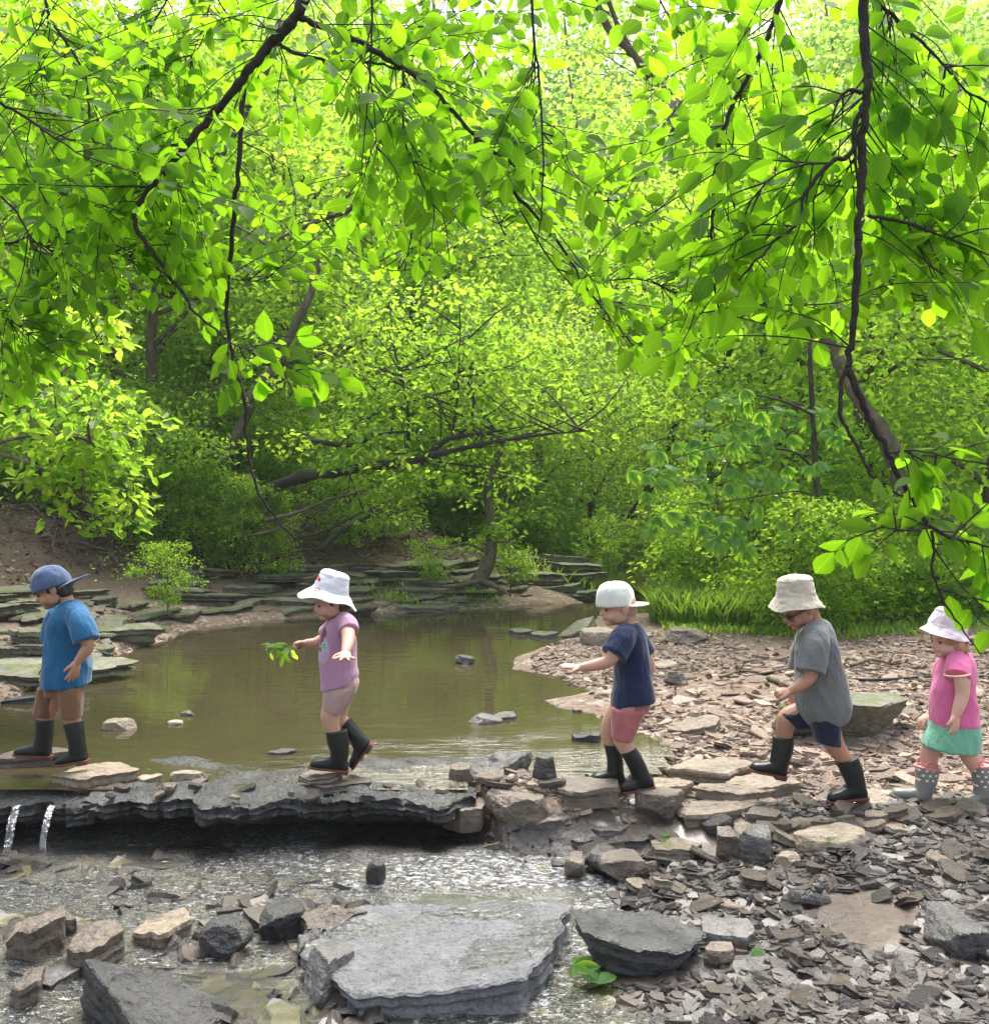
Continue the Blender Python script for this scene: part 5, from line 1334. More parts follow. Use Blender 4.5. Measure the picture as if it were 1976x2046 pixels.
# ---------------------------------------------------------------- the children
def skin_mat(name, c):
    s = NT(name); o = s.obj(); f = s.noise(o, 18, 3, .5); g_ = s.noise(o, 160, 2)
    col = s.mix(f, tuple(v * a for v, a in zip(c, (.93, .86, .84))), tuple(min(1, v * 1.06) for v in c))
    return s.done(col, .48, s.bump(g_, .08, .002), Subsurface_Weight=.18, Subsurface_Scale=.008, Subsurface_Radius=(1, .35, .2))
def cloth(name, c, weave=900, var=.14, rough=.9, extra=None, fold=.8):
    s = NT(name); o = s.obj()
    f = s.noise(o, 14, 4, .6); g_ = s.noise(o, weave, 2); k = s.noise(o, 26, 3, .5, scl=(1, 1, .45))
    col = s.mix(f, tuple(v * (1 - var) for v in c), tuple(min(1, v * (1 + var)) for v in c))
    if extra: col = extra(s, o, col)
    n = s.bump(k, fold, .02); n = s.bump(g_, .25, .002, n)
    return s.done(col, rough, n, Sheen_Weight=.25, Specular_IOR_Level=.25)
def band(s, v, a, b): return s.math('MULTIPLY', s.math('GREATER_THAN', v, a), s.math('LESS_THAN', v, b))
def blob(s, o, c, r):
    d = s.n('VectorMath', operation='SUBTRACT'); s.set(d.inputs[0], o); d.inputs[1].default_value = c
    sc_ = s.n('VectorMath', operation='DIVIDE'); s.set(sc_.inputs[0], d.outputs[0]); sc_.inputs[1].default_value = r
    l = s.n('VectorMath', operation='LENGTH'); s.set(l.inputs[0], sc_.outputs[0])
    return s.math('LESS_THAN', l.outputs['Value'], 1.0)
M['rubber'] = (lambda s: s.done(s.mix(s.noise(s.obj(), 9, 4, .6), (.0045, .0055, .005), (.017, .019, .017)), s.maprange(s.noise(s.obj(), 25, 4, .6), .35, .65, .3, .6), s.bump(s.noise(s.obj(), 16, 3), .35, .01), Specular_IOR_Level=.35))(NT('black_rubber'))
M['sole'] = (lambda s: s.done(s.mix(s.noise(s.obj(), 60, 3), (.07, .020, .014), (.19, .055, .036)), .7))(NT('red_rubber_sole'))
def dots(s):
    o = s.obj(); x, y, z = s.sep(o)
    w_ = s.math('ADD', s.math('MULTIPLY', x, 1.0), s.math('MULTIPLY', y, .0))
    row = s.math('FLOOR', s.math('MULTIPLY', z, 46.0))
    sh = s.math('MULTIPLY', s.math('MODULO', row, 2.0), .5)
    u = s.math('SUBTRACT', s.math('FRACT', s.math('ADD', s.math('MULTIPLY', w_, 38.0), sh)), .5); v = s.math('SUBTRACT', s.math('FRACT', s.math('MULTIPLY', z, 46.0)), .5)
    d = s.math('SQRT', s.math('ADD', s.math('MULTIPLY', u, u), s.math('MULTIPLY', v, v)))
    return s.math('LESS_THAN', d, .21)
def _dotboot():
    s = NT('grey_dotted_rubber'); m = dots(s)
    z = s.sep(s.pos())[2]
    m = s.math('MULTIPLY', m, s.math('GREATER_THAN', z, .05))
    return s.done(s.mix(m, s.mix(s.noise(s.obj(), 9, 3), (.17, .165, .15), (.26, .255, .235)), (.85, .85, .82)), .35, s.bump(s.noise(s.obj(), 16, 3), .2, .01))
M['dotboot'] = _dotboot()
M['pink_rubber'] = NT('pink_rubber').done((.75, .25, .27), .4)
M['sole_grey'] = NT('grey_rubber_sole').done((.16, .165, .16), .6)
M['eye'] = NT('dark_eye').done((.03, .018, .012), .25)
M['lash'] = NT('dark_lash').done((.06, .035, .022), .7)
M['lens'] = NT('dark_glass').done((.008, .008, .009), .08)
M['lip'] = NT('lip').done((.55, .20, .17), .45)

def sellipse(c, A, B, n=36, e=2.4):
    th = np.arange(n) / n * 2 * np.pi; ct, st = np.cos(th), np.sin(th)
    return c + (np.sign(ct) * np.abs(ct) ** (2 / e))[:, None] * A + (np.sign(st) * np.abs(st) ** (2 / e))[:, None] * B

def axes_of(pitch, yaw=0.0, roll=0.0):
    """facing -X; pitch down, yaw towards the camera"""
    p, w_ = R(pitch), R(yaw)
    f = np.array([-math.cos(p), 0, -math.sin(p)]); u = np.array([-math.sin(p), 0, math.cos(p)]); s = np.array([0, -1., 0])
    rz = np.array([[math.cos(w_), -math.sin(w_), 0], [math.sin(w_), math.cos(w_), 0], [0, 0, 1]])
    f, s, u = rz @ f, rz @ s, rz @ u
    if roll:
        r = R(roll); s, u = s * math.cos(r) + u * math.sin(r), u * math.cos(r) - s * math.sin(r)
    return f, s, u

class Kid:
    def __init__(k, D, foot, label, skin):
        k.D = D; k.skin = skin
        k.root = empty('person', k.P(*foot), label, 'child', 'children walking in a line across the creek')
        k.B = Geo()
    def P(k, px, py, dy=0.0): return P(px, py, k.D + dy)
    def ringset(k, rings, sub=4):
        r = np.array([list(q) + [0] * (6 - len(q)) for q in rings], float)   # pf, pyf, pb, pyb, hw, dy
        return catmull(r, sub)
    def loft_px(k, G, rings, grow=0.0, sub=4, e=2.4, n=36, hws=1.0):
        out = []
        for pf, pyf, pb, pyb, hw, dy in k.ringset(rings, sub):
            a, b = k.P(pf, pyf, dy), k.P(pb, pyb, dy)
            c = (a + b) / 2; A = (a - b) / 2; la = np.linalg.norm(A)
            A = A * (1 + grow / max(la, 1e-3)); hw = max(.004, hw * hws + grow)
            out.append(sellipse(c, A, np.array([0, -hw, 0]), n, e))
        G.loft(out)
    def head(k, cx, cyy, pitch, yaw=6, s=1.0, dy=0.0, roll=0, neck=None, ear=True, mouth_open=False):
        G = k.B; c = k.P(cx, cyy, dy); f, sd, u = axes_of(pitch, yaw, roll); Mx = np.array([f, sd, u])
        at = lambda a, b, d: c + (f * a + sd * b + u * d) * s
        E = lambda a, b, d, r: G.ell(at(a, b, d), np.array(r) * s, Mx, 20, 12)
        E(-.004, 0, .022, (.078, .068, .077)); E(.024, 0, -.022, (.054, .054, .058)); E(.030, 0, .026, (.050, .058, .048))
        for q in (-1, 1):
            E(.044, .030 * q, -.034, (.028, .026, .027)); E(.010, .046 * q, -.035, (.035, .018, .035))
            if ear:
                E(-.016, .070 * q, -.006, (.017, .007, .025)); E(-.022, .074 * q, .002, (.012, .006, .017)); E(-.010, .070 * q, -.022, (.007, .006, .009))
        E(.056, 0, -.062, (.024, .026, .019)); E(.034, 0, -.058, (.036, .034, .022))
        E(.072, 0, -.036, (.014, .022, .014)); E(.078, 0, -.0335, (.0085, .014, .0065)); E(.0745, 0, -.0475, (.0085, .013, .0065))
        G.tube([at(.073, 0, .014), at(.080, 0, -.004), at(.089, 0, -.018)], [.009 * s, .0095 * s, .0105 * s], n=10, sub=3, round_end=True)
        for q in (-1, 1): E(.079, .010 * q, -.020, (.008, .0065, .0065))
        E(.068, 0, .022, (.014, .034, .012))
        if neck is not None:
            G.tube([at(-.030, 0, -.025), at(-.034, 0, -.07), neck], [.042 * s, .036 * s, .042 * s], n=14, sub=4, round_end=True)
        k.h = (c, f, sd, u, s, at, Mx)
        return at
    def limb(k, pts, rad, n=14): k.B.tube([k.P(*p) for p in pts], rad, n=n, sub=6, round_end=True)
    def hand(k, wrist, dirv, pn, thumb=1, spread=.16, curl=(.15, .25, .2), s=1.1, tdir=.9):
        G = k.B; w_ = k.P(*wrist); d = unit(np.array(dirv, float)); n = np.array(pn, float); n = unit(n - d * (n @ d)); l = np.cross(d, n) * thumb   # l points to the thumb side
        G.ell(w_ + d * .026 * s, (.031 * s, .0225 * s, .0115 * s), np.array([d, l, n]), 14, 9)
        G.ell(w_ + d * .018 * s + l * .012 * s + n * .004 * s, (.018 * s, .011 * s, .010 * s), np.array([d, l, n]), 12, 8)
        for i, (o, ln) in enumerate(zip((.0175, .0062, -.0055, -.0165), (.030, .034, .031, .024))):
            dd = unit(d + l * (o / .017) * spread); p = w_ + d * (.046 - abs(o) * .25) * s + l * o * s
            pts = [p - dd * .008 * s, p]; a = 0
            for j, fr in enumerate((.42, .33, .25)):
                a += curl[j] * (1 + .12 * math.sin(i * 2.1 + j)); q = dd * math.cos(a) + n * math.sin(a)
                pts.append(pts[-1] + q * ln * 1.12 * fr * s)
            G.tube(pts, np.array([.0062, .0066, .0060, .0056, .0050]) * s, n=9, sub=3, round_end=True)
        p = w_ + d * .014 * s + l * .016 * s; t1 = unit(d * .75 + l * tdir + n * .25); t2 = unit(d * .95 + l * tdir * .5 + n * .5)
        G.tube([p - t1 * .006, p + t1 * .018 * s, p + t1 * .018 * s + t2 * .018 * s], np.array([.0080, .0072, .0058]) * s, n=9, sub=3, round_end=True)
    def body(k):
        me = remesh(k.B.mesh('body'), .0029, 4, .5)
        o = ob('body', me, k.skin, k.root); k.bo = o
        return o
    def eyes(k, ayes=.030, closed=True, u0=-.002, mouth=False):
        c, f, sd, u, s, at, Mx = k.h
        for q in (1, -1):
            G = Geo(); G.ell(at(.0685, .030 * q, u0), np.array([.0058, .0085, .0045]) * s, Mx, 14, 9); ob('eye', G.mesh('eye'), M['eye'], k.root)
            G = Geo(); G.tube([at(.070, .018 * q, u0 + .005), at(.073, .030 * q, u0 + .0085), at(.066, .042 * q, u0 + .003)], [.0010, .0017, .0010], n=6); ob('eyelashes', G.mesh('eyelashes'), M['lash'], k.root)
            G = Geo(); G.tube([at(.080, .014 * q, u0 + .020), at(.077, .028 * q, u0 + .025), at(.066, .043 * q, u0 + .020)], [.0008, .0015, .0008], n=6); ob('eyebrow', G.mesh('eyebrow'), k.hairmat, k.root)
        G = Geo(); G.ell(at(.0835, 0, -.0405), np.array([.0045, .0125, .0042]) * s, Mx, 12, 8)
        if mouth: G.ell(at(.080, 0, -.044), np.array([.006, .011, .007]) * s, Mx, 12, 8)
        ob('mouth', G.mesh('mouth'), M['lip'] if not mouth else M['lash'], k.root)
    def hair(k, mat, parts, seed=1):
        k.hairmat = mat
        c, f, sd, u, s, at, Mx = k.h; G = Geo()
        for a, b, d, r in parts: G.ell(at(a, b, d), np.array(r) * s, Mx, 28, 18)
        me = remesh(G.mesh('hair'), .0035, 2, .5)
        v = get_v(me); n_ = get_n(me)
        v += n_ * (.0022 * fbm(np.stack([v[:, 0] * 260, v[:, 1] * 260, v[:, 2] * 60], -1), seed, 3))[:, None]; set_v(me, v)
        return ob('hair', me, mat, k.root)
    def garment(k, name, parts, mat, voxel=.0040, wr=.0035, wscale=(16, 12, 7), seed=3, smooth=5, tubes=(), shear=.5):
        G = Geo()
        for r in parts:
            kw = {}
            if isinstance(r, tuple): r, kw = r
            k.loft_px(G, r, grow=-.005, **kw)
        for pts, rad in tubes: G.tube([k.P(*p) for p in pts], rad, n=20, sub=6)
        me = remesh(G.mesh(name), voxel, smooth, .5)
        v = get_v(me); nn = get_n(me); b = np.array(k.root.location)
        q = (v - b)
        r = np.stack([q[:, 0] + shear * q[:, 2], q[:, 1], q[:, 2] - shear * .6 * q[:, 0]], -1) * np.array(wscale) * .62
        a = fbm(r + seed * 7.3, seed, 2); c2 = fbm(r[:, [2, 1, 0]] * .8 + seed, seed + 9, 2)
        fold = (1 - 2.2 * np.abs(a)) * .6 + .5 * c2
        v += nn * (wr * 2.6 * fold)[:, None]; set_v(me, v)
        return ob(name, me, mat, k.root)
    def boot(k, shaft, heel, toe, dy, mat, solemat, toehw=.031, sc_=1.0, sole_t=.011):
        root = None; G = Geo()
        k.loft_px(G, [tuple(q) + (dy,) for q in shaft], e=2.1, n=28)
        H, T = k.P(*heel, dy), k.P(*toe, dy); e = unit(T - H); L = np.linalg.norm(T - H); n = np.array([e[2], 0, -e[0]])
        if n[2] < 0: n = -n
        lat = np.array([0, 1., 0])
        st = np.array([(-.01, .016, .034), (.05, .025, .050), (.18, .0285, .062), (.34, .028, .064), (.50, .029, .054), (.66, .0325, .045), (.80, .0325, .040), (.90, .028, .034), (.97, .018, .024), (1.0, .006, .012)])
        def rings(grow, lo, hi_, top):
            out = []
            for t, hw, h in catmull(st, 3):
                hh = h * sc_ if top else 0
                c = H + e * (L * (t * (1 + grow * 1.2) - grow * .6)); 
                z0, z1 = lo, (hh if top else hi_)
                out.append(sellipse(c + n * (z0 + z1) / 2, lat * (hw * toehw / .031 * sc_ + grow * .05), n * max(.002, (z1 - z0) / 2), 24, 2.5 if top else 6))
            return out
        G.loft(rings(0, 0, 0, True))
        me = remesh(G.mesh('boot'), .0034, 5, .5)
        v = get_v(me); nn = get_n(me); v += nn * (.0016 * fbm((v - np.array(k.root.location)) * np.array([14, 14, 30]), int(heel[0]), 3))[:, None]; set_v(me, v)
        b = ob('boot', me, mat, k.root)
        G = Geo(); G.loft(rings(.04, -sole_t * .45, sole_t * .55, False))
        hh = []
        for t in (-.02, .04, .12, .22, .28):
            hh.append(sellipse(H + e * L * t - n * sole_t * .75, lat * (.026 if t > 0 else .018), n * sole_t * .75, 20, 6))
        G.loft(hh)
        ob('sole', G.mesh('sole'), solemat, b)
        return b
    def bucket(k, cx, cyy, tilt, Rb, Rt, H, Ro, drop, mat, wave=(.008, 3, .4), dy=0, yaw=0, roll=0, squash=0.0, name='bucket_hat', seed=1):
        c = k.P(cx, cyy, dy); f, sd, u = axes_of(tilt, yaw, roll)
        prof = [(.004, H), (Rt * .42, H * .985), (Rt * .74, H * .93), (Rt * .93, H * .82), (Rt * .985, H * .66), (Rt * .55 + Rb * .45, H * .42), (Rb * .9 + Rt * .1, H * .18), (Rb, .004), (Rb * 1.05, -.004), (Rb * .7 + Ro * .3, -drop * .28), (Rb * .35 + Ro * .65, -drop * .62), (Ro, -drop), (Ro + .001, -drop - .003),
                (Ro - .003, -drop - .003), (Rb * .35 + Ro * .65 - .002, -drop * .62 - .004), (Rb, -.012), (Rb - .004, .01), (Rt * .95, H * .7), (.01, H * .9)]
        pr = catmull(np.array(prof), 3); out = []; n = 56; th = np.arange(n) / n * 2 * np.pi
        for r, z in pr:
            q = smooth01((r - Rb * .98) / (Ro - Rb)) if z < .01 else 0
            zz = z + q * (wave[0] * np.cos(wave[1] * th + wave[2]) + wave[0] * .5 * np.cos(5 * th + 1)) 
            rr = r * (1 - squash * q * np.maximum(0, -np.cos(th)))
            wob = 1 + .018 * np.sin(4 * th + z * 40 + seed) * (1 if r > Rt * .7 else 0)
            out.append(c + (rr * wob * np.cos(th))[:, None] * f + (rr * wob * .92 * np.sin(th))[:, None] * sd + (zz + 0 * th)[:, None] * u)
        G = Geo(); G.loft(out)
        me = G.mesh(name); v = get_v(me); nn = get_n(me)
        me.update()
        d = .0055 * fbm((v - c) * np.array([30, 30, 55]) + seed, seed, 3); 
        v += nn * d[:, None]; set_v(me, v)
        hat = ob(name, me, mat, k.root)
        G = Geo(); 
        for r0, z0 in ((Rb * 1.012, .002), (Rt * .97, H * .76)):
            pts = [c + f * r0 * math.cos(a) + sd * r0 * .92 * math.sin(a) + u * z0 for a in np.linspace(0, 2 * math.pi, 33)]
            G.tube(pts, [.0016] * 33, n=5, sub=1, cap=False)
        ob('hat_seam', G.mesh('hat_seam'), mat, hat)
        return hat, c, f, sd, u
    def cap(k, cx, cyy, tilt, Rr, H, mat, brim_len=.06, brim_up=6, yaw=0, dy=0, seed=2, boxy=2.3, bow=.016):
        c = k.P(cx, cyy, dy); f, sd, u = axes_of(tilt, yaw); n = 48; th = np.arange(n) / n * 2 * np.pi; out = []
        for t in np.linspace(0, 1, 18):
            z = H * math.sin(t * math.pi / 2); r = Rr * max(.01, (1 - (z / H) ** boxy)) ** (1 / boxy) if t < 1 else .002
            r = max(r, .002)
            seam = 1 - .012 * np.exp(-((np.mod(th, np.pi / 3) - np.pi / 6) / .05) ** 2)
            out.append(c + (r * seam * np.cos(th))[:, None] * f + (r * seam * .88 * np.sin(th))[:, None] * sd + (z - .006 + 0 * th)[:, None] * u)
        G = Geo(); G.loft(out); me = G.mesh('cap'); v = get_v(me); nn = get_n(me)
        v += nn * (.0032 * fbm((v - c) * np.array([22, 22, 26]) + seed, seed, 3))[:, None]; set_v(me, v)
        hat = ob('cap', me, mat, k.root)
        G = Geo(); rg = []
        bu = math.tan(R(brim_up))
        for ph in np.linspace(-1.05, 1.05, 25):
            w_ = math.cos(ph / 1.05 * math.pi / 2) ** .55
            dirv = -f * math.cos(ph) + sd * math.sin(ph) * .9
            sec = []
            for rr, dz in ((Rr * .93, .0032), (Rr + brim_len * w_ * .5, .0032), (Rr + brim_len * w_, .0022), (Rr + brim_len * w_, -.0022), (Rr + brim_len * w_ * .5, -.0032), (Rr * .93, -.0032)):
                ex = rr - Rr * .93
                sec.append(c + dirv * rr + u * (dz - .002 + ex * bu - bow * math.sin(ph) ** 2))
            rg.append(sec)
        G.loft(rg); b = ob('brim', G.mesh('brim'), mat, hat)
        G = Geo(); G.ell(c + u * (H - .006), np.array([.006, .006, .003]), np.array([f, sd, u]), 10, 6); ob('cap_button', G.mesh('cap_button'), mat, hat)
        return hat

# ----- boy in blue (far left)
sk1 = skin_mat('light_brown_skin', (.46, .25, .15)); sk2 = skin_mat('fair_skin', (.56, .32, .23)); sk4 = skin_mat('tanned_skin', (.42, .22, .14)); sk5 = skin_mat('pale_skin', (.64, .38, .29))
hair_dark = (lambda s: s.done(s.mix(s.noise(s.obj(), 90, 3, scl=(1, 1, .3)), (.006, .004, .003), (.03, .018, .012)), .5))(NT('dark_hair'))
hair_brown = (lambda s: s.done(s.mix(s.noise(s.obj(), 90, 3, scl=(1, 1, .3)), (.03, .016, .010), (.12, .06, .035)), .5))(NT('brown_hair'))
hair_red = (lambda s: s.done(s.mix(s.noise(s.obj(), 90, 3, scl=(1, 1, .3)), (.25, .12, .06), (.55, .32, .19)), .45))(NT('strawberry_hair'))
hair_blond = (lambda s: s.done(s.mix(s.noise(s.obj(), 120, 3), (.38, .22, .14), (.55, .36, .26)), .6))(NT('short_blond_hair'))

k = Kid(4.55, (110, 1530), 'boy in blue t-shirt, tan shorts and backwards blue cap on a boulder', sk1)
k.head(107, 1178, 24, yaw=8, s=.92, neck=k.P(134, 1216, 0))
shirt = [(122, 1205, 146, 1199, .042), (116, 1216, 157, 1204, .068), (104, 1228, 168, 1216, .098), (98, 1248, 175, 1238, .108), (95, 1275, 178, 1268, .104), (92, 1305, 179, 1300, .104), (89, 1335, 180, 1330, .107), (86, 1354, 180, 1350, .110), (85, 1371, 180, 1367, .112)]
k.loft_px(k.B, shirt, grow=-.020)
k.limb([(150, 1230, -.085), (168, 1270, -.125), (176, 1291, -.13), (166, 1308, -.135), (155, 1322, -.14)], [0.034, 0.032, 0.027, 0.025, 0.018])
k.hand((154, 1322, -.14), (-.22, -.06, -1), (-.85, .5, .1), thumb=-1, spread=.28, curl=(.1, .18, .15), s=1.14)
k.limb([(118, 1232, .085), (112, 1280, .12), (104, 1312, .12), (96, 1330, .10)], [0.034, 0.031, 0.026, 0.018])
k.hand((97, 1330, .10), (-.3, 0, -1), (.6, -.6, 0), s=1.05)
k.limb([(120, 1370, .045), (100, 1415, .05), (90, 1440, .05), (85, 1475, .05), (82, 1505, .05)], [0.048, 0.044, 0.036, 0.026, 0.016])
k.limb([(140, 1370, -.045), (142, 1420, -.05), (146, 1450, -.05), (152, 1485, -.05), (156, 1515, -.05)], [0.048, 0.044, 0.036, 0.026, 0.016])
k.body()
k.hair(hair_dark, [(-.014, 0, .018, (.072, .0715, .077)), (-.045, 0, -.03, (.040, .050, .040))])
k.eyes()
k.cap(104, 1172, 18, .091, .106, cloth('blue_denim', (.07, .105, .19), var=.3), brim_len=.074, brim_up=3, yaw=8, bow=.020)
blue = cloth('blue_jersey', (.014, .11, .235), var=.10)
k.garment('t_shirt', [shirt], blue, tubes=[([(140, 1219, -.055), (160, 1243, -.105), (172, 1281, -.128)], [.042, .050, .056]), ([(116, 1222, .055), (110, 1248, .105), (107, 1280, .12)], [.042, .050, .054])], wr=.0042, seed=3)
tan = cloth('brown_twill', (.19, .095, .05), var=.14)
k.garment('shorts', [[(92, 1358, 166, 1358, .085), (90, 1380, 168, 1376, .092), (90, 1390, 168, 1388, .09)], [(76, 1372, 128, 1378, .06, .045), (72, 1400, 116, 1405, .060, .05), (68, 1424, 108, 1434, .058, .052)],
                    [(114, 1372, 168, 1372, .062, -.045), (117, 1400, 165, 1400, .062, -.05), (119, 1437, 164, 1434, .060, -.052)]], tan, wr=.003, seed=5)
k.boot([(72, 1436, 107, 1438, .044), (72, 1460, 106, 1462, .043), (68, 1485, 104, 1487, .037), (64, 1502, 102, 1500, .033)], (101, 1512), (28, 1508), .05, M['rubber'], M['sole'])
k.boot([(127, 1445, 165, 1439, .044), (133, 1468, 168, 1462, .043), (138, 1490, 171, 1486, .037), (136, 1508, 174, 1502, .033)], (175, 1520), (111, 1530), -.05, M['rubber'], M['sole'])

# ----- girl in lilac
k = Kid(4.5, (665, 1545), 'girl in lilac t-shirt and white sun hat balancing on flat stones above the wet ledge', sk2)
k.head(664, 1203, 14, yaw=12, s=.9, neck=k.P(682, 1240, 0))
lil = [(664, 1235, 692, 1224, .040), (655, 1243, 700, 1229, .068), (646, 1256, 708, 1244, .092), (641, 1280, 711, 1268, .098), (638, 1305, 712, 1298, .098), (640, 1335, 713, 1330, .100), (642, 1358, 716, 1346, .104), (643, 1379, 714, 1358, .106)]
k.loft_px(k.B, lil, grow=-.020)
k.limb([(694, 1252, -.09), (696, 1272, -.17), (694, 1290, -.24), (690, 1304, -.29)], [0.034, 0.030, 0.026, 0.019])
k.hand((690, 1304, -.285), (.12, -.93, -.22), (0, -.2, -1), thumb=-1, spread=.75, curl=(-.12, .0, .05), s=1.2, tdir=1.5)
k.limb([(668, 1256, .085), (650, 1274, .13), (632, 1284, .12), (612, 1285, .11)], [0.033, 0.030, 0.025, 0.018])
k.hand((612, 1285, .11), (-1, -.1, -.05), (0, -.4, -.9), thumb=1, spread=.05, curl=(.8, 1.0, .8), s=1.05)
k.limb([(676, 1365, -.04), (668, 1402, -.045), (660, 1432, -.045), (667, 1465, -.045), (676, 1500, -.045), (680, 1530, -.045)], [0.051, 0.048, 0.044, 0.033, 0.026, 0.016])
k.limb([(684, 1365, .045), (682, 1400, .05), (676, 1432, .05), (694, 1458, .05), (716, 1490, .05), (722, 1515, .05)], [0.048, 0.044, 0.041, 0.033, 0.026, 0.016])
k.body()
k.hair(hair_brown, [(-.014, 0, .018, (.072, .0715, .077)), (-.045, 0, -.028, (.045, .056, .042))])
k.eyes()
def hatmark(s, o, col):
    col = s.mix(s.math('MULTIPLY', s.maprange(s.noise(o, 22, 3), .5, .62), .5), col, (.62, .62, .78))
    kk = k
    def at_px(px, py, dy): return tuple(kk.P(px, py, dy))
    for px, py, r, c in [(630, 1156, .011, (.55, .02, .04)), (634, 1153, .009, (.6, .03, .05)), (638, 1158, .008, (.5, .02, .03))]:
        col = s.mix(blob(s, o, at_px(px, py, -.045), (r, .06, r)), col, c)
    m = s.math('MULTIPLY', blob(s, o, at_px(633, 1178, -.07), (.017, .09, .0075)), s.math('SUBTRACT', 1.0, blob(s, o, at_px(633, 1178, -.07), (.011, .09, .0035))))
    return s.mix(m, col, (.85, .12, .2))
k.bucket(661, 1179, -16, .081, .070, .090, .134, .046, cloth('white_cotton_print', (.80, .79, .84), var=.05, extra=hatmark), wave=(.012, 2, 2.6), yaw=8, seed=3)
def lilprint(s, o, col):
    rl = np.zeros(3)
    at_ = lambda px, py: tuple(P(px, py, k.D - .06) - rl)
    y = s.sep(o)[1]
    for px, py, rx, rz, c in [(648, 1300, .034, .058, (.50, .33, .46)), (648, 1264, .014, .022, (.10, .03, .04)), (643, 1278, .012, .034, (.12, .035, .04)), (641, 1294, .009, .014, (.42, .09, .07)), (650, 1291, .017, .024, (.33, .47, .40)), (650, 1290, .0085, .011, (.10, .22, .20)), (651, 1290, .004, .005, (.5, .6, .55)), (640, 1298, .009, .009, (.10, .03, .03))]:
        col = s.mix(blob(s, o, at_(px, py), (rx, .075, rz)), col, c)
    return col
k.garment('t_shirt', [lil], cloth('lilac_jersey', (.44, .23, .34), var=.08, extra=lilprint), tubes=[([(686, 1240, -.05), (694, 1250, -.095), (696, 1262, -.125)], [.040, .044, .046]), ([(672, 1244, .05), (664, 1254, .095), (655, 1266, .12)], [.040, .044, .044])], wr=.0034, seed=7)
k.garment('cycling_shorts', [[(644, 1358, 716, 1352, .088), (643, 1378, 718, 1366, .092), (646, 1395, 714, 1384, .085)], [(645, 1376, 708, 1376, .060, -.04), (644, 1396, 697, 1404, .056, -.045), (645, 1414, 680, 1430, .050, -.045)],
                            [(652, 1376, 716, 1376, .058, .045), (654, 1396, 704, 1404, .054, .05), (656, 1414, 690, 1426, .048, .05)]], cloth('dusty_pink_jersey', (.44, .29, .265), var=.08), wr=.0018, seed=8)
k.boot([(650, 1462, 694, 1458, .045), (654, 1484, 697, 1482, .043), (660, 1506, 697, 1506, .038), (654, 1526, 694, 1524, .034)], (694, 1541), (618, 1532), -.045, M['rubber'], M['sole'])
k.boot([(680, 1456, 700, 1432, .042), (694, 1474, 714, 1452, .041), (704, 1492, 734, 1474, .036), (708, 1504, 742, 1482, .032)], (741, 1486), (704, 1538), .05, M['rubber'], M['sole'], sc_=.9)

# leafy sprig in her hand
def sprig():
    D = 4.61; rs = np.random.RandomState(12); t = empty('leafy_sprig', P(606, 1292, D), 'green leafy sprig held out over the pool by the girl in lilac', 'sprig')
    G = Geo(); G.tube([P(612, 1284, D), P(596, 1296, D), P(570, 1298, D), P(545, 1300, D)], [.003, .003, .002, .001], n=6)
    ends = [(528, 1290), (540, 1278), (548, 1310), (560, 1325), (575, 1316), (590, 1308), (598, 1318), (552, 1290), (532, 1304), (570, 1335), (583, 1300), (522, 1282), (556, 1276), (518, 1298), (566, 1308), (545, 1322), (585, 1325), (538, 1296), (574, 1292)]
    pos, d, n, L = [], [], [], []
    for i, (a, b) in enumerate(ends):
        s0 = P(598 - i * 4, 1294, D); e = P(a, b, D + rs.normal() * .05); dv = unit(e - s0)
        st_ = s0 + (e - s0) * .35; G.tube([s0, (s0 + st_) / 2 + rs.normal(size=3) * .003, st_], [.0012] * 3, n=4, sub=2, cap=False)
        pos.append(st_); d.append(dv + rs.normal(size=3) * .15); n.append(np.array([0, -.6, .9]) + rs.normal(size=3) * .4); L.append(max(.05, np.linalg.norm(e - st_)) * rs.uniform(.75, 1.0))
    ob('stem', G.mesh('stem'), M['leaf_mid'], t)
    L = np.array(L); ob('foliage', leaf_mesh('foliage', pos, d, n, L, L * .34, True, rs), M['leaf_buck'], t)
sprig()

# ----- boy in navy
k = Kid(4.4, (1265, 1580), 'boy in navy t-shirt, salmon shorts and backwards white cap stepping along the stone dam', sk2)
k.head(1237, 1214, 8, yaw=4, s=.93, neck=k.P(1252, 1254, 0))
nav = [(1233, 1256, 1268, 1247, .042), (1229, 1264, 1277, 1250, .07), (1226, 1278, 1287, 1264, .100), (1224, 1300, 1293, 1288, .108), (1224, 1325, 1297, 1316, .104), (1225, 1355, 1301, 1345, .106), (1222, 1380, 1305, 1370, .114), (1219, 1410, 1308, 1396, .118)]
k.loft_px(k.B, nav, grow=-.020)
k.limb([(1248, 1275, -.09), (1228, 1306, -.13), (1213, 1322, -.14), (1185, 1330, -.145), (1160, 1334, -.15)], [0.037, 0.033, 0.029, 0.025, 0.018])
k.hand((1161, 1334, -.15), (-1, .05, .06), (0, .15, -1), thumb=1, spread=.2, curl=(-.1, .12, .1), s=1.12)
k.limb([(1270, 1275, .09), (1288, 1310, .13), (1297, 1335, .13), (1285, 1362, .13), (1275, 1380, .12)], [0.036, 0.033, 0.028, 0.024, 0.018])
k.hand((1275, 1380, .12), (-.4, 0, -1), (-.6, -.6, 0), s=1.05)
k.limb([(1262, 1395, -.045), (1248, 1440, -.05), (1244, 1476, -.05), (1262, 1512, -.05), (1280, 1550, -.05), (1288, 1568, -.05)], [0.053, 0.048, 0.043, 0.033, 0.026, 0.016])
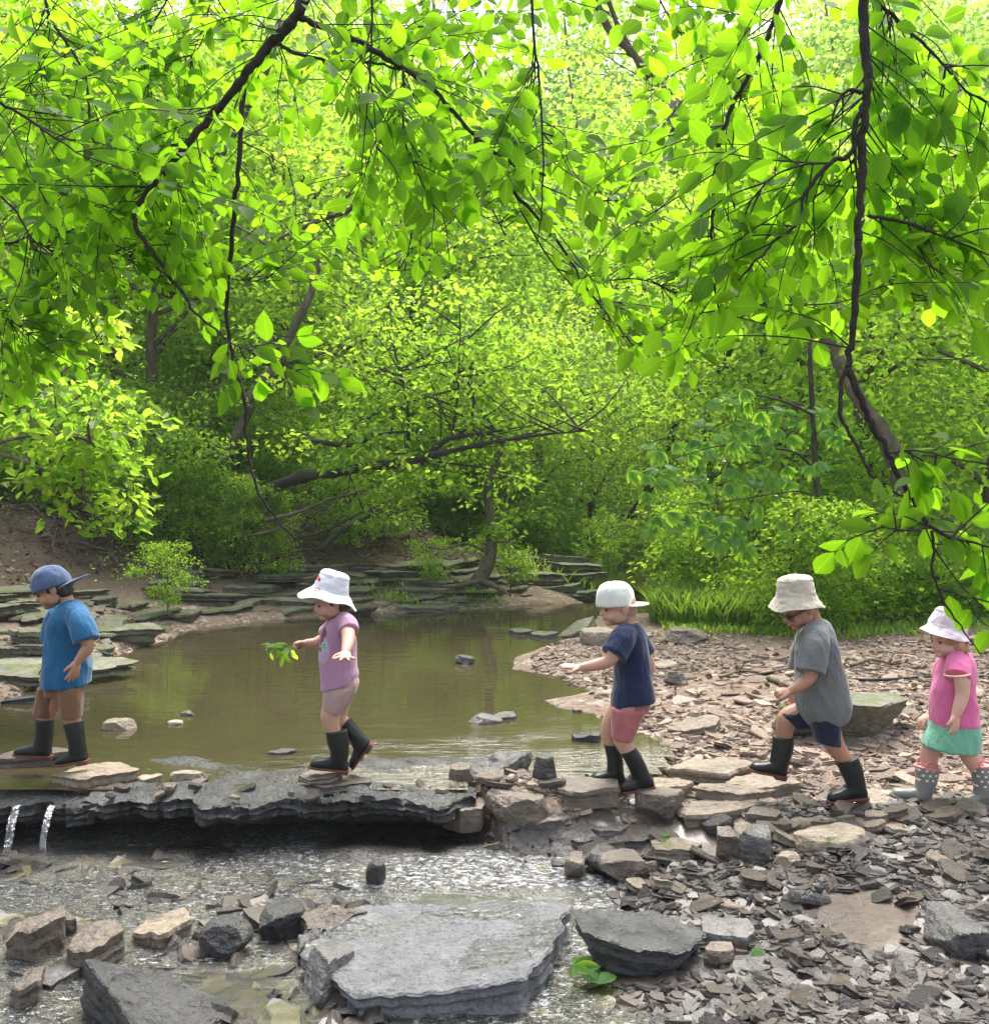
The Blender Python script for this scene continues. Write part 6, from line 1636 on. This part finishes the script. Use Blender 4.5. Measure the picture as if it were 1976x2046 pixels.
k.limb([(1252, 1395, .045), (1228, 1430, .05), (1216, 1462, .05), (1222, 1500, .05), (1226, 1540, .05)], [0.050, 0.045, 0.036, 0.026, 0.016])
k.body()
k.hair(hair_blond, [(-.012, 0, .018, (.072, .0695, .077)), (-.045, 0, -.025, (.040, .046, .036))])
k.eyes()
k.cap(1230, 1207, 3, .087, .108, cloth('cream_canvas', (.76, .77, .70), var=.04), brim_len=.062, brim_up=-3, yaw=4, boxy=2.9, bow=.004)
k.garment('t_shirt', [nav], cloth('navy_jersey', (.012, .020, .062), var=.15), tubes=[([(1252, 1262, -.055), (1242, 1280, -.105), (1226, 1308, -.132)], [.044, .052, .056]), ([(1262, 1262, .055), (1274, 1282, .105), (1286, 1306, .125)], [.044, .050, .052])], wr=.0045, seed=11)
k.garment('shorts', [[(1230, 1390, 1298, 1384, .088), (1225, 1404, 1300, 1400, .094), (1222, 1425, 1296, 1420, .092)], [(1222, 1415, 1292, 1420, .066, -.045), (1221, 1445, 1276, 1452, .062, -.05), (1222, 1474, 1264, 1480, .056, -.05)],
                    [(1221, 1410, 1280, 1415, .062, .045), (1213, 1430, 1258, 1440, .058, .05), (1209, 1450, 1246, 1458, .054, .05)]], cloth('salmon_twill', (.42, .135, .135), var=.12), wr=.0036, seed=12)
k.boot([(1239, 1505, 1270, 1492, .044), (1252, 1528, 1284, 1515, .043), (1263, 1552, 1296, 1541, .037), (1264, 1566, 1304, 1556, .033)], (1307, 1572), (1239, 1584), -.05, M['rubber'], M['sole'])
k.boot([(1206, 1487, 1236, 1488, .043), (1211, 1510, 1244, 1512, .042), (1213, 1535, 1246, 1540, .036), (1208, 1550, 1247, 1552, .032)], (1247, 1566), (1179, 1561), .05, M['rubber'], M['sole'])

# ----- boy in grey
k = Kid(4.3, (1640, 1600), 'boy in grey t-shirt, navy shorts and beige bucket hat striding over the stones', sk4)
k.head(1598, 1216, 30, yaw=6, s=.93, neck=k.P(1628, 1256, 0))
gry = [(1606, 1258, 1643, 1238, .042), (1600, 1268, 1654, 1243, .072), (1595, 1286, 1665, 1262, .102), (1592, 1312, 1674, 1290, .110), (1591, 1340, 1680, 1322, .108), (1591, 1370, 1686, 1352, .108), (1592, 1398, 1692, 1382, .112), (1598, 1424, 1697, 1404, .116), (1612, 1446, 1694, 1424, .108), (1622, 1452, 1690, 1432, .10)]
k.loft_px(k.B, gry, grow=-.020)
k.limb([(1626, 1275, -.09), (1624, 1320, -.135), (1618, 1352, -.14), (1598, 1370, -.15), (1578, 1381, -.155)], [0.037, 0.034, 0.029, 0.025, 0.018])
k.hand((1579, 1381, -.155), (-1, 0, -.05), (0, .35, -1), thumb=1, spread=.0, curl=(1.0, 1.3, 1.0), s=1.14, tdir=.5)
k.limb([(1612, 1280, .09), (1606, 1325, .125), (1600, 1356, .12), (1592, 1385, .11)], [0.036, 0.033, 0.028, 0.018])
k.hand((1592, 1385, .11), (-.4, 0, -1), (-.6, -.5, 0), s=1.05, curl=(.6, .7, .6))
k.limb([(1625, 1420, .045), (1594, 1428, .05), (1572, 1440, .05), (1566, 1475, .05), (1564, 1510, .05), (1562, 1540, .05)], [0.054, 0.051, 0.047, 0.033, 0.026, 0.016])
k.limb([(1650, 1420, -.045), (1658, 1462, -.05), (1668, 1490, -.05), (1688, 1520, -.05), (1705, 1560, -.05), (1712, 1584, -.05)], [0.054, 0.049, 0.044, 0.033, 0.026, 0.016])
k.body()
k.hair(hair_blond, [(-.012, 0, .018, (.072, .0695, .077)), (-.045, 0, -.025, (.040, .046, .036))])
k.eyes()
c, f, sd, u, s_, at, Mx = k.h
def glasses(k):
    c, f, sd, u, s_, at, Mx = k.h; G = Geo()
    for q in (1, -1):
        G.ell(at(.078, .028 * q, -.002), (.006, .022, .016), Mx, 14, 9)
        G.tube([at(.070, .046 * q, .002), at(.03, .068 * q, .004), at(-.01, .073 * q, .002)], [.003, .003, .0025], n=6)
    G.tube([at(.082, .012, .002), at(.085, 0, .004), at(.082, -.012, .002)], [.003] * 3, n=6)
    ob('sunglasses', G.mesh('sunglasses'), M['lens'], k.root)
glasses(k)
k.bucket(1590, 1190, 4, .085, .077, .090, .117, .048, cloth('beige_canvas', (.55, .475, .375), var=.06), wave=(.006, 3, 1.2), yaw=4, seed=5)
def greyprint(s, o, col):
    rl = np.zeros(3)
    for px, py, dy, r, c in [(1666, 1298, -.07, (.012, .05, .022), (.14, .13, .42)), (1662, 1320, -.07, (.006, .05, .006), (.45, .48, .52)), (1600, 1303, -.09, (.013, .04, .012), (.045, .06, .09))]:
        m = blob(s, o, tuple(k.P(px, py, dy) - rl), r)
        m = s.math('MULTIPLY', m, s.maprange(s.noise(o, 120, 2), .35, .55))
        col = s.mix(m, col, c)
    return col
k.garment('t_shirt', [gry], cloth('grey_jersey', (.15, .155, .152), var=.08, extra=greyprint), tubes=[([(1628, 1256, -.055), (1628, 1288, -.11), (1619, 1343, -.142)], [.046, .056, .060]), ([(1616, 1262, .055), (1608, 1290, .11), (1603, 1335, .125)], [.046, .052, .056])], wr=.0055, seed=14)
k.garment('shorts', [[(1596, 1404, 1690, 1404, .10), (1598, 1425, 1688, 1428, .10), (1606, 1440, 1684, 1445, .09)], [(1600, 1402, 1660, 1455, .070, .04), (1580, 1414, 1618, 1460, .062, .05), (1557, 1422, 1598, 1462, .058, .052)],
                    [(1612, 1425, 1685, 1420, .066, -.045), (1620, 1455, 1680, 1452, .064, -.05), (1628, 1480, 1680, 1490, .060, -.05)]], cloth('dark_navy_twill', (.010, .013, .035), var=.2), wr=.003, seed=15)
k.boot([(1544, 1471, 1586, 1474, .045), (1542, 1495, 1584, 1498, .044), (1538, 1520, 1576, 1528, .038), (1532, 1536, 1572, 1542, .034)], (1569, 1553), (1497, 1538), .05, M['rubber'], M['sole'])
k.boot([(1670, 1522, 1713, 1510, .045), (1680, 1546, 1722, 1534, .044), (1690, 1568, 1728, 1562, .038), (1684, 1584, 1730, 1580, .034)], (1732, 1594), (1653, 1602), -.05, M['rubber'], M['sole'])

# ----- girl in pink
k = Kid(4.3, (1890, 1603), 'toddler girl in pink t-shirt, mint skirt and dotted grey boots at the right edge', sk5)
k.head(1896, 1279, 6, yaw=10, s=.88, neck=k.P(1913, 1312, 0))
pnk = [(1890, 1311, 1926, 1302, .040), (1884, 1320, 1936, 1306, .066), (1878, 1335, 1944, 1322, .090), (1870, 1358, 1946, 1345, .098), (1864, 1382, 1946, 1374, .100), (1861, 1405, 1948, 1400, .104), (1861, 1428, 1950, 1422, .108), (1862, 1449, 1954, 1444, .112)]
k.loft_px(k.B, pnk, grow=-.020)
k.limb([(1914, 1330, -.085), (1922, 1360, -.12), (1922, 1390, -.13), (1916, 1412, -.14), (1910, 1428, -.145)], [0.035, 0.033, 0.028, 0.025, 0.019])
k.hand((1910, 1427, -.145), (-.05, -.05, -1), (-.6, .8, 0), thumb=-1, spread=.1, curl=(.2, .3, .25), s=1.12)
k.limb([(1888, 1332, .08), (1880, 1375, .12), (1875, 1405, .11), (1866, 1420, .09), (1858, 1428, .08)], [0.033, 0.031, 0.026, 0.023, 0.018])
k.hand((1858, 1428, .075), (-.8, 0, -.6), (.4, .3, -.8), thumb=1, spread=.3, curl=(.4, .5, .4), s=1.05)
k.limb([(1900, 1440, .04), (1875, 1475, .045), (1858, 1502, .045), (1856, 1535, .045), (1850, 1570, .045), (1846, 1590, .045)], [0.048, 0.044, 0.042, 0.033, 0.026, 0.016])
k.limb([(1920, 1440, -.04), (1930, 1485, -.045), (1938, 1512, -.045), (1955, 1540, -.045), (1966, 1572, -.045), (1972, 1590, -.045)], [0.048, 0.044, 0.040, 0.033, 0.026, 0.016])
k.body()
k.hair(hair_red, [(-.008, 0, .018, (.081, .0725, .079)), (-.045, 0, -.035, (.045, .062, .050)), (-.012, .055, -.022, (.035, .020, .042))])
k.eyes()
k.bucket(1893, 1256, -15, .082, .070, .090, .112, .036, cloth('white_pink_cotton', (.66, .57, .60), var=.05), wave=(.005, 3, 0), yaw=6, squash=.14, seed=8)
def pinkprint(s, o, col):
    rl = np.zeros(3); at_ = lambda px, py: tuple(k.P(px, py, -.05) - rl)
    col = s.mix(blob(s, o, at_(1868, 1345), (.026, .09, .045)), col, (.80, .42, .22))
    for px, py, rx, rz, c in [(1864, 1395, .020, .050, (.62, .68, .70)), (1868, 1372, .006, .016, (.04, .05, .10)), (1864, 1400, .006, .02, (.25, .35, .42)), (1866, 1420, .008, .02, (.30, .28, .28))]:
        col = s.mix(blob(s, o, at_(px, py), (rx, .075, rz)), col, c)
    return col
ts = k.garment('t_shirt', [pnk], cloth('hot_pink_jersey', (.68, .15, .33), var=.08, extra=pinkprint), tubes=[([(1916, 1316, -.05), (1914, 1334, -.095), (1912, 1352, -.122)], [.044, .050, .052]), ([(1900, 1318, .05), (1890, 1338, .095), (1884, 1352, .118)], [.042, .048, .048])], wr=.004, seed=21)
G = Geo(); cc = k.P(1912, 1347, -.120); G.tube([cc + np.array([.050 * math.cos(a), .050 * math.sin(a), .006 * math.cos(a)]) for a in np.linspace(0, 2 * math.pi, 25)], [.0042] * 25, n=7, sub=1, cap=False)
ob('sleeve_trim', G.mesh('sleeve_trim'), cloth('peach_trim', (.80, .52, .36)), ts)
k.garment('skirt', [[(1864, 1436, 1950, 1434, .098), (1860, 1452, 1953, 1450, .106), (1852, 1472, 1954, 1472, .116), (1846, 1490, 1950, 1500, .122)]], cloth('mint_jersey', (.16, .42, .28), var=.08), wr=.005, wscale=(26, 20, 4), seed=22, shear=.1)
b1 = k.boot([(1829, 1532, 1876, 1538, .047), (1830, 1555, 1872, 1560, .046), (1826, 1580, 1862, 1585, .040), (1816, 1592, 1858, 1598, .035)], (1856, 1610), (1780, 1588), .045, M['dotboot'], M['sole_grey'])
b2 = k.boot([(1936, 1532, 1984, 1528, .047), (1944, 1558, 1988, 1552, .046), (1946, 1580, 1988, 1578, .040), (1940, 1596, 1988, 1592, .035)], (1990, 1606), (1913, 1610), -.045, M['dotboot'], M['sole_grey'])
for b, (a0, b0, a1, b1_), dy in ((b1, (1829, 1530, 1877, 1536), .045), (b2, (1936, 1530, 1984, 1526), -.045)):
    G = Geo(); A, B_ = k.P(a0, b0, dy), k.P(a1, b1_, dy); c_ = (A + B_) / 2; h_ = (A - B_) / 2
    G.tube([c_ + h_ * math.cos(a) + np.array([0, .047 * math.sin(a), 0]) for a in np.linspace(0, 2 * math.pi, 29)], [.0058] * 29, n=8, sub=1, cap=False)
    ob('boot_trim', G.mesh('boot_trim'), M['pink_rubber'], b)
    for yy in (-1, 1):
        G = Geo(); G.tube([c_ + h_ * .55 * math.cos(a) + np.array([0, .045 * yy, .034 * math.sin(a)]) for a in np.linspace(0, math.pi, 13)], [.0036] * 13, n=7, sub=1)
        ob('handle', G.mesh('handle'), M['pink_rubber'], b)

# ---------------------------------------------------------------- single fallen leaves
def fallen_leaf(px, py, z, L, label, mat='leaf_buck', n=1, seed=1, tilt=.3, wr=.62):
    rs = np.random.RandomState(seed); x, y = plan(px, py, z)
    pos, d, nn, LL = [], [], [], []
    a0 = rs.uniform(0, 6.28)
    for j in range(n):
        a = a0 + (j - (n - 1) / 2) * .75
        pos.append((x, y, z + .012)); d.append((math.cos(a), math.sin(a), .1)); nn.append((0, -tilt, 1)); LL.append(L * (1 - .2 * abs(j - (n - 1) / 2) / max(1, n / 2)))
    LL = np.array(LL)
    o = ob('fallen_leaf', leaf_mesh('fallen_leaf', pos, d, nn, LL, LL * wr, True, rs), M[mat]); tag(o, label, 'leaf')
fallen_leaf(1146, 1940, -.17, .085, 'big pale yellow green maple leaf beside the huge grey slab', n=5, seed=4, tilt=1.3, wr=.42)
fallen_leaf(1195, 1975, -.2, .09, 'dark green leaf in the water right of the big maple leaf', n=3, seed=5)
fallen_leaf(1612, 1728, -.12, .05, 'small bright green leaf beside the large tan boulder', n=2, seed=6)
fallen_leaf(1322, 1678, -.12, .045, 'small lime green leaf in the trickle below the dam', n=1, seed=7)
fallen_leaf(1930, 1853, -.1, .045, 'small green leaf on the gravel near the right edge', n=1, seed=8)
fallen_leaf(1500, 1915, -.13, .05, 'pale green leaf on the wet gravel right of the undercut slab', n=2, seed=9)
fallen_leaf(1960, 1728, -.1, .06, 'half hidden green leaf at the right edge of the gravel', n=2, seed=10)

# ---------------------------------------------------------------- the humid air of the wood
hz = Geo()
def box(x0, x1, y0, y1, z0, z1):
    V = [(x, y, z) for x in (x0, x1) for y in (y0, y1) for z in (z0, z1)]
    return mesh_np('haze', V, [np.array([[0, 1, 3, 2], [4, 6, 7, 5], [0, 4, 5, 1], [2, 3, 7, 6], [0, 2, 6, 4], [1, 5, 7, 3]])])
s = NT('haze_air'); s.t.nodes.remove(s.p)
pv = s.n('VolumePrincipled'); pv.inputs['Color'].default_value = (.93, .97, .96, 1); pv.inputs['Density'].default_value = .0011; pv.inputs['Anisotropy'].default_value = 0
s.t.links.new(pv.outputs[0], s.out.inputs['Volume'])
hb = ob('haze', box(-75, 75, -5, 115, -3, 62), s.m, smooth=False); tag(hb, 'faint pale haze hanging in the wooded creek valley', kind='stuff')

# ---------------------------------------------------------------- one label for each of the look-alikes
ORD = ['leftmost', 'second', 'third', 'fourth', 'fifth', 'sixth', 'seventh', 'eighth', 'ninth', 'tenth', 'eleventh', 'twelfth']
ROW = ['nearest', 'second', 'third', 'fourth', 'fifth', 'sixth', 'seventh', 'eighth', 'ninth', 'farthest']
COL = {'limestone': 'tan', 'shale': 'brown', 'grey': 'grey'}
def colour_of(o):
    me = o.data if o.type == 'MESH' else None
    if me is None or not me.materials: return ''
    n = me.materials[0].name
    return {'dry_limestone': 'pale', 'brown_shale': 'brown', 'wet_grey_limestone': 'grey', 'wet_limestone': 'dark', 'mossy_shelf_stone': 'mossy', 'black_shale': 'black', 'tan_limestone': 'tan'}.get(n, '')
groups = {}
for o in C.objects:
    if o.parent is None and 'group' in o and 'category' in o and o['category'] != 'child': groups.setdefault((o['group'], o['label']), []).append(o)
for (g, l), os_ in groups.items():
    if len(os_) < 3 or len(os_) > 110: continue
    os_.sort(key=lambda o: o.location.y)
    nrow = max(1, math.ceil(len(os_) / 10)); per = -(-len(os_) // nrow)
    for r_ in range(nrow):
        row = sorted(os_[r_ * per:(r_ + 1) * per], key=lambda o: o.location.x / o.location.y)
        for i, o in enumerate(row):
            w_ = ORD[i] if i == 0 else ORD[min(i, 11)] + ' from left'
            sz = ''
            if o.type == 'MESH' and o['category'] == 'stone': sz = 'bigger ' if o.scale.x > .12 else ('middling ' if o.scale.x > .08 else 'small ')
            base = o['category'] if o['category'] != 'rock' else 'shelf stone'
            where = '' if nrow == 1 else f' in the {ROW[min(r_, 9)]} row'
            o['label'] = ' '.join(f'{sz}{colour_of(o)} {base}, {w_}{where} of the {g}'.replace(',  ', ', ').split()[:16])
